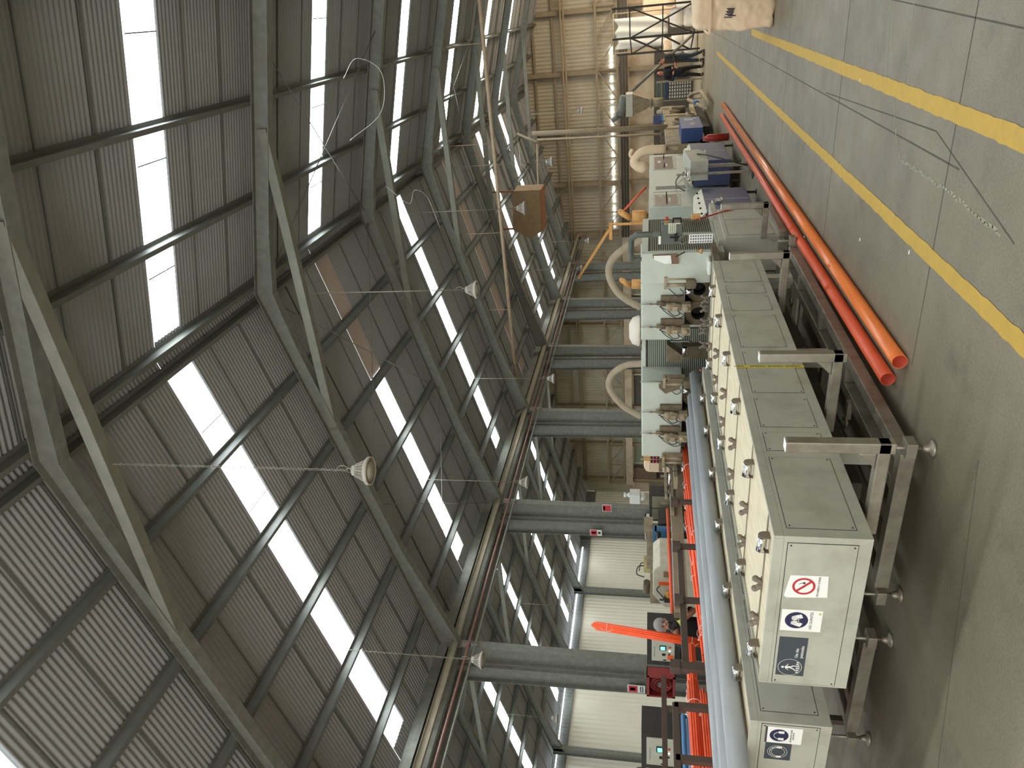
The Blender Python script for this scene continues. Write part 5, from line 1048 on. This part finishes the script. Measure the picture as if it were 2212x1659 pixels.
# bits of paper and pipe crumbs on the floor
rr = random.Random(11)
for k, (x, y, l) in enumerate(((-2.2, 6.9, 'white scrap on the floor beside the glossy orange pipe'), (-1.9, 5.6, 'white scrap on the floor between orange pipe and yellow line'), (-.9, 7.6, 'white scrap on the floor inside the walkway'), (-.2, 7.4, 'white scrap on the floor beyond the outer yellow line'))):
    b = B(); b.box(x, x + .03, y, y + .012, .0, .004); o = out(b, 'paper_scrap', paper); tag(o, l, 'scrap', 'white scraps on the floor')
# ================================================================= people
def limb(b, pts, rs, n=12): b.tube(pts, rs, n); [b.ball(p, r, n) for p, r in zip(pts, rs)]
def hand(b, w, d, up_, s_=1, curl=.5):
    """palm at w pointing along d, five fingers of unequal length, thumb from the side of the palm"""
    w, d, u = Vector(w), Vector(d).normalized(), Vector(up_).normalized(); sd = d.cross(u).normalized() * s_; u = sd.cross(d).normalized() * s_
    P = w + d * .085
    b.tube([w, w + d * .03, w + d * .06, P], [.027, .034, .038, .036], 10); b.ball(P, .034, 10, (1, 1, .8)); b.ball(w, .028, 10)
    for k, ln in enumerate((.062, .072, .068, .052)):
        o = P + sd * (.030 - .02 * k); e = o + d * ln * .5 - u * curl * .014; f = e + d * ln * .35 - u * curl * .035; b.tube([o - d * .02, o, e, f], [.0095, .0095, .009, .007], 8); b.ball(f, .007, 6)
    o = w + d * .025 + sd * .03; b.tube([o, o + d * .03 + sd * .028, o + d * .06 + sd * .034 - u * .01], [.012, .0105, .008], 8)
def person(label, loc, yaw, J, cloth, legs, skin, extra=None, scale=1., cap=None, hair=True, headyaw=0, sleeve=1., belly=0):
    t = T('person', label, 'person', loc); M4 = Matrix.Translation(loc) @ Matrix.Rotation(yaw, 4, 'Z') @ Matrix.Scale(scale, 4)
    hl = Vector(J['head']); nk = Vector(J['neck']); ch = Vector(J['chest']); pv = Vector(J['pelvis'])
    def fin(b, name, mat, vox):
        for v in b.b.verts: v.co = M4 @ v.co
        o = out(b, name, mat, t); r = o.modifiers.new('fuse', 'REMESH'); r.mode = 'VOXEL'; r.voxel_size = vox; r.use_smooth_shade = True; s_ = o.modifiers.new('smooth', 'SMOOTH'); s_.factor = .5; s_.iterations = 2; return o
    HR = Matrix.Rotation(headyaw, 4, 'Z')
    def H(x, y, z): return hl + HR @ Vector((x, y, z))
    b = B()   # ---- the body, one continuous surface
    b.ball(H(0, .01, .03), .092, 18, (.86, 1.02, 1.16)); b.ball(H(0, -.02, -.045), .07, 14, (.84, .95, .95)); b.ball(H(0, -.055, -.085), .032, 10, (1.1, .9, .8))
    b.tube([H(0, -.088, .02), H(0, -.108, -.012), H(0, -.092, -.022)], [.009, .015, .012], 8); b.ball(H(-.013, -.094, -.018), .009, 6); b.ball(H(.013, -.094, -.018), .009, 6)
    b.ball(H(0, -.088, -.055), .018, 8, (1.3, .5, .5)); b.ball(H(-.034, -.075, .03), .017, 8, (1.2, .6, .5)); b.ball(H(.034, -.075, .03), .017, 8, (1.2, .6, .5))
    for s_ in (-1, 1): b.ball(H(s_ * .082, .012, .0), .026, 8, (.4, .8, 1.15))
    limb(b, [nk + Vector((0, 0, -.04)), H(0, .015, -.06)], [.062, .056])
    limb(b, [ch + Vector((0, 0, .05)), ch, (ch + pv) / 2, pv], [.12, .135, .125, .13])
    for s_ in ('l', 'r'):
        k = -1 if s_ == 'r' else 1
        sh, el, wr = Vector(J['sh' + s_]), Vector(J['el' + s_]), Vector(J['wr' + s_]); hp, kn, an = Vector(J['hp' + s_]), Vector(J['kn' + s_]), Vector(J['an' + s_])
        limb(b, [nk + Vector((0, .01, -.07)), sh], [.06, .056]); limb(b, [sh, sh.lerp(el, .4), el], [.054, .05, .041]); limb(b, [el, el.lerp(wr, .3), wr], [.041, .043, .027]); hand(b, wr, J.get('hd' + s_, wr - el), J.get('hu' + s_, (0, 0, 1)), k)
        limb(b, [hp, hp.lerp(kn, .5), kn], [.092, .08, .056]); limb(b, [kn, kn.lerp(an, .3), an], [.054, .056, .036]); limb(b, [an, an + Vector(J.get('tf', (0, -.15, -.06)))], [.036, .03])
    fin(b, 'body', skin, .0085)
    b = B()   # ---- top with sleeves
    limb(b, [nk + Vector((0, .01, -.06)), ch + Vector((0, 0, .08)), ch, (ch + pv) / 2 + Vector((0, -belly, 0)), pv + Vector((0, 0, .02)), pv + Vector((0, 0, -.06))], [.085, .135, .155, .148 + belly, .15, .15], 16)
    for s_ in ('l', 'r'):
        sh, el, wr = Vector(J['sh' + s_]), Vector(J['el' + s_]), Vector(J['wr' + s_]); limb(b, [nk + Vector((0, .01, -.085)), sh], [.075, .072]); e = el.lerp(wr, max(0, sleeve - 1) * .96 if sleeve > 1 else 0)
        if sleeve > 1: limb(b, [sh, sh.lerp(el, .5), el], [.07, .064, .056]); limb(b, [el, e], [.056, .04])
        else: limb(b, [sh, sh.lerp(el, .8)], [.07, .062])
    for v in b.b.verts: v.co = Vector((v.co.x * 1.0, v.co.y * .92 + .0, v.co.z))
    fin(b, 'jacket' if sleeve > 1 else 'shirt', cloth, .011)
    b = B()
    limb(b, [pv + Vector((0, 0, .05)), pv + Vector((0, 0, -.06))], [.142, .14], 14)
    for s_ in ('l', 'r'): hp, kn, an = Vector(J['hp' + s_]), Vector(J['kn' + s_]), Vector(J['an' + s_]); limb(b, [hp, hp.lerp(kn, .5), kn], [.105, .094, .072]); limb(b, [kn, kn.lerp(an, .5), an + Vector((0, 0, .02))], [.072, .066, .056])
    fin(b, 'trousers', legs, .011)
    for s_ in ('l', 'r'):
        an = Vector(J['an' + s_]); tf = Vector(J.get('tf' + s_, J.get('tf', (0, -.17, -.055)))); b = B(); limb(b, [an + Vector((0, .0, .05)), an + Vector((0, .03, -.03))], [.058, .054]); limb(b, [an + Vector((0, .045, -.045)), an + Vector((tf.x * .6, tf.y * .6, -.045)), an + Vector((tf.x, tf.y, -.05))], [.046, .045, .036]); fin(b, 'boot', blackc if False else rack, .01)
    if hair:
        b = B(); b.ball(H(0, .03, .055), .1, 16, (.9, 1.0, 1.0)); b.ball(H(0, .05, .0), .085, 12, (.95, .8, 1.0)); fin(b, 'hair', hair_m, .009)
    if cap:
        b = B(); b.ball(H(0, .015, .055), .105, 18, (.92, 1.02, .95)); 
        if cap is not True: fin(b, 'cap', cap, .009)
    b = B()
    for s_ in (-1, 1): b.ball(H(s_ * .033, -.087, .026), .011, 8)
    for v in b.b.verts: v.co = M4 @ v.co
    out(b, 'eyes', ink, t)
    if extra: extra(t, M4, H, J)
    return t
stand = dict(head=(0, -.01, 1.60), neck=(0, .01, 1.49), chest=(0, .01, 1.28), pelvis=(0, .02, .94), shl=(.175, .01, 1.40), shr=(-.175, .01, 1.40), ell=(.24, .03, 1.13), elr=(-.24, .03, 1.13), wrl=(.20, -.12, .93), wrr=(-.20, -.12, .93), hpl=(.09, .02, .90), hpr=(-.09, .02, .90), knl=(.10, .0, .50), knr=(-.10, .0, .50), anl=(.11, .04, .095), anr=(-.11, .04, .095))
J1 = dict(stand, head=(0, -.08, 1.57), neck=(0, -.02, 1.47), chest=(0, .0, 1.27), wrl=(.1, -.22, 1.08), wrr=(-.1, -.24, 1.05), anl=(.10, .12, .095), anr=(-.1, -.1, .095), knr=(-.1, -.08, .5))
def hiviz(t, M4, H, J):
    for s_ in ('l', 'r'):
        an = Vector(J['an' + s_]); b = B(); b.tube([an + Vector((math.cos(k * .5236) * .06, math.sin(k * .5236) * .06, .09)) for k in range(12)], .01, 6, closed=True)
        for v in b.b.verts: v.co = M4 @ v.co
        out(b, 'reflective_band', glove, t)
person('person in grey jacket and dark jeans with pale ankle bands', (-2.2, 29.4, 0), math.radians(-60), J1, mt('grey_jacket', (58, 56, 52), .9), jean, skin_w, hiviz, .985, headyaw=.2, sleeve=2)
J2 = dict(stand, wrl=(.14, -.2, 1.15), wrr=(-.10, -.22, 1.12), anl=(.16, .02, .095), anr=(-.13, .06, .095), knl=(.14, -.02, .5))
person('person all in black facing the one in grey, beside the crate rack', (-2.72, 29.7, 0), math.radians(20), J2, blackc, blackc, skin_w, None, .99, headyaw=.5, sleeve=2)
# worker behind the orange bundles: grey cap, black short-sleeved shirt, hugging an upright bundle
J3 = dict(stand, head=(.03, -.10, 1.57), neck=(0, -.03, 1.47), shl=(.19, -.02, 1.38), shr=(-.19, -.02, 1.38), ell=(.26, -.20, 1.18), elr=(-.25, -.16, 1.20), wrl=(.13, -.41, 1.36), wrr=(-.03, -.40, 1.40), hdl=(-.5, -.35, .75), hdr=(.8, -.35, .45), hul=(0, -1, .2), hur=(0, -1, .2))
def workglove(t, M4, H, J):
    b = B(); b.ball(H(0, -.05, -.075), .055, 12, (1.05, .8, .9)); b.ball(H(0, -.075, -.06), .03, 8, (1.2, .7, .7))
    for v in b.b.verts: v.co = M4 @ v.co
    out(b, 'beard', hair_m, t)
    b = B(); w = Vector(J['wrl']); d = Vector(J['hdl']).normalized(); b.tube([w - d * .06, w, w + d * .05], [.036, .034, .042], 10)
    for v in b.b.verts: v.co = M4 @ v.co
    out(b, 'work_glove', glove, t)
    b = B(); hand(b, w + d * .02, d, J['hul'], 1, .7)
    bmesh.ops.scale(b.b, vec=(1.12,) * 3, verts=b.b.verts, space=Matrix.Translation(-(w + d * .06)))
    for v in b.b.verts: v.co = M4 @ v.co
    out(b, 'glove_fingers', blk, t)
person('bearded worker in grey cap and black shirt hugging an upright orange bundle', (-8.45, 8.0, .0), math.radians(38), J3, blackc, blackc, skin_m, workglove, 1.075, cap=capm, headyaw=.25, sleeve=1.)
bundle((-8.17, 7.42, .85), (-8.13, 7.62, 2.70), 'upright orange bundle held by the worker in the grey cap', rings=2, r=.0125, ties=(.25, .9), group='orange conduit bundle held upright', seed=99)
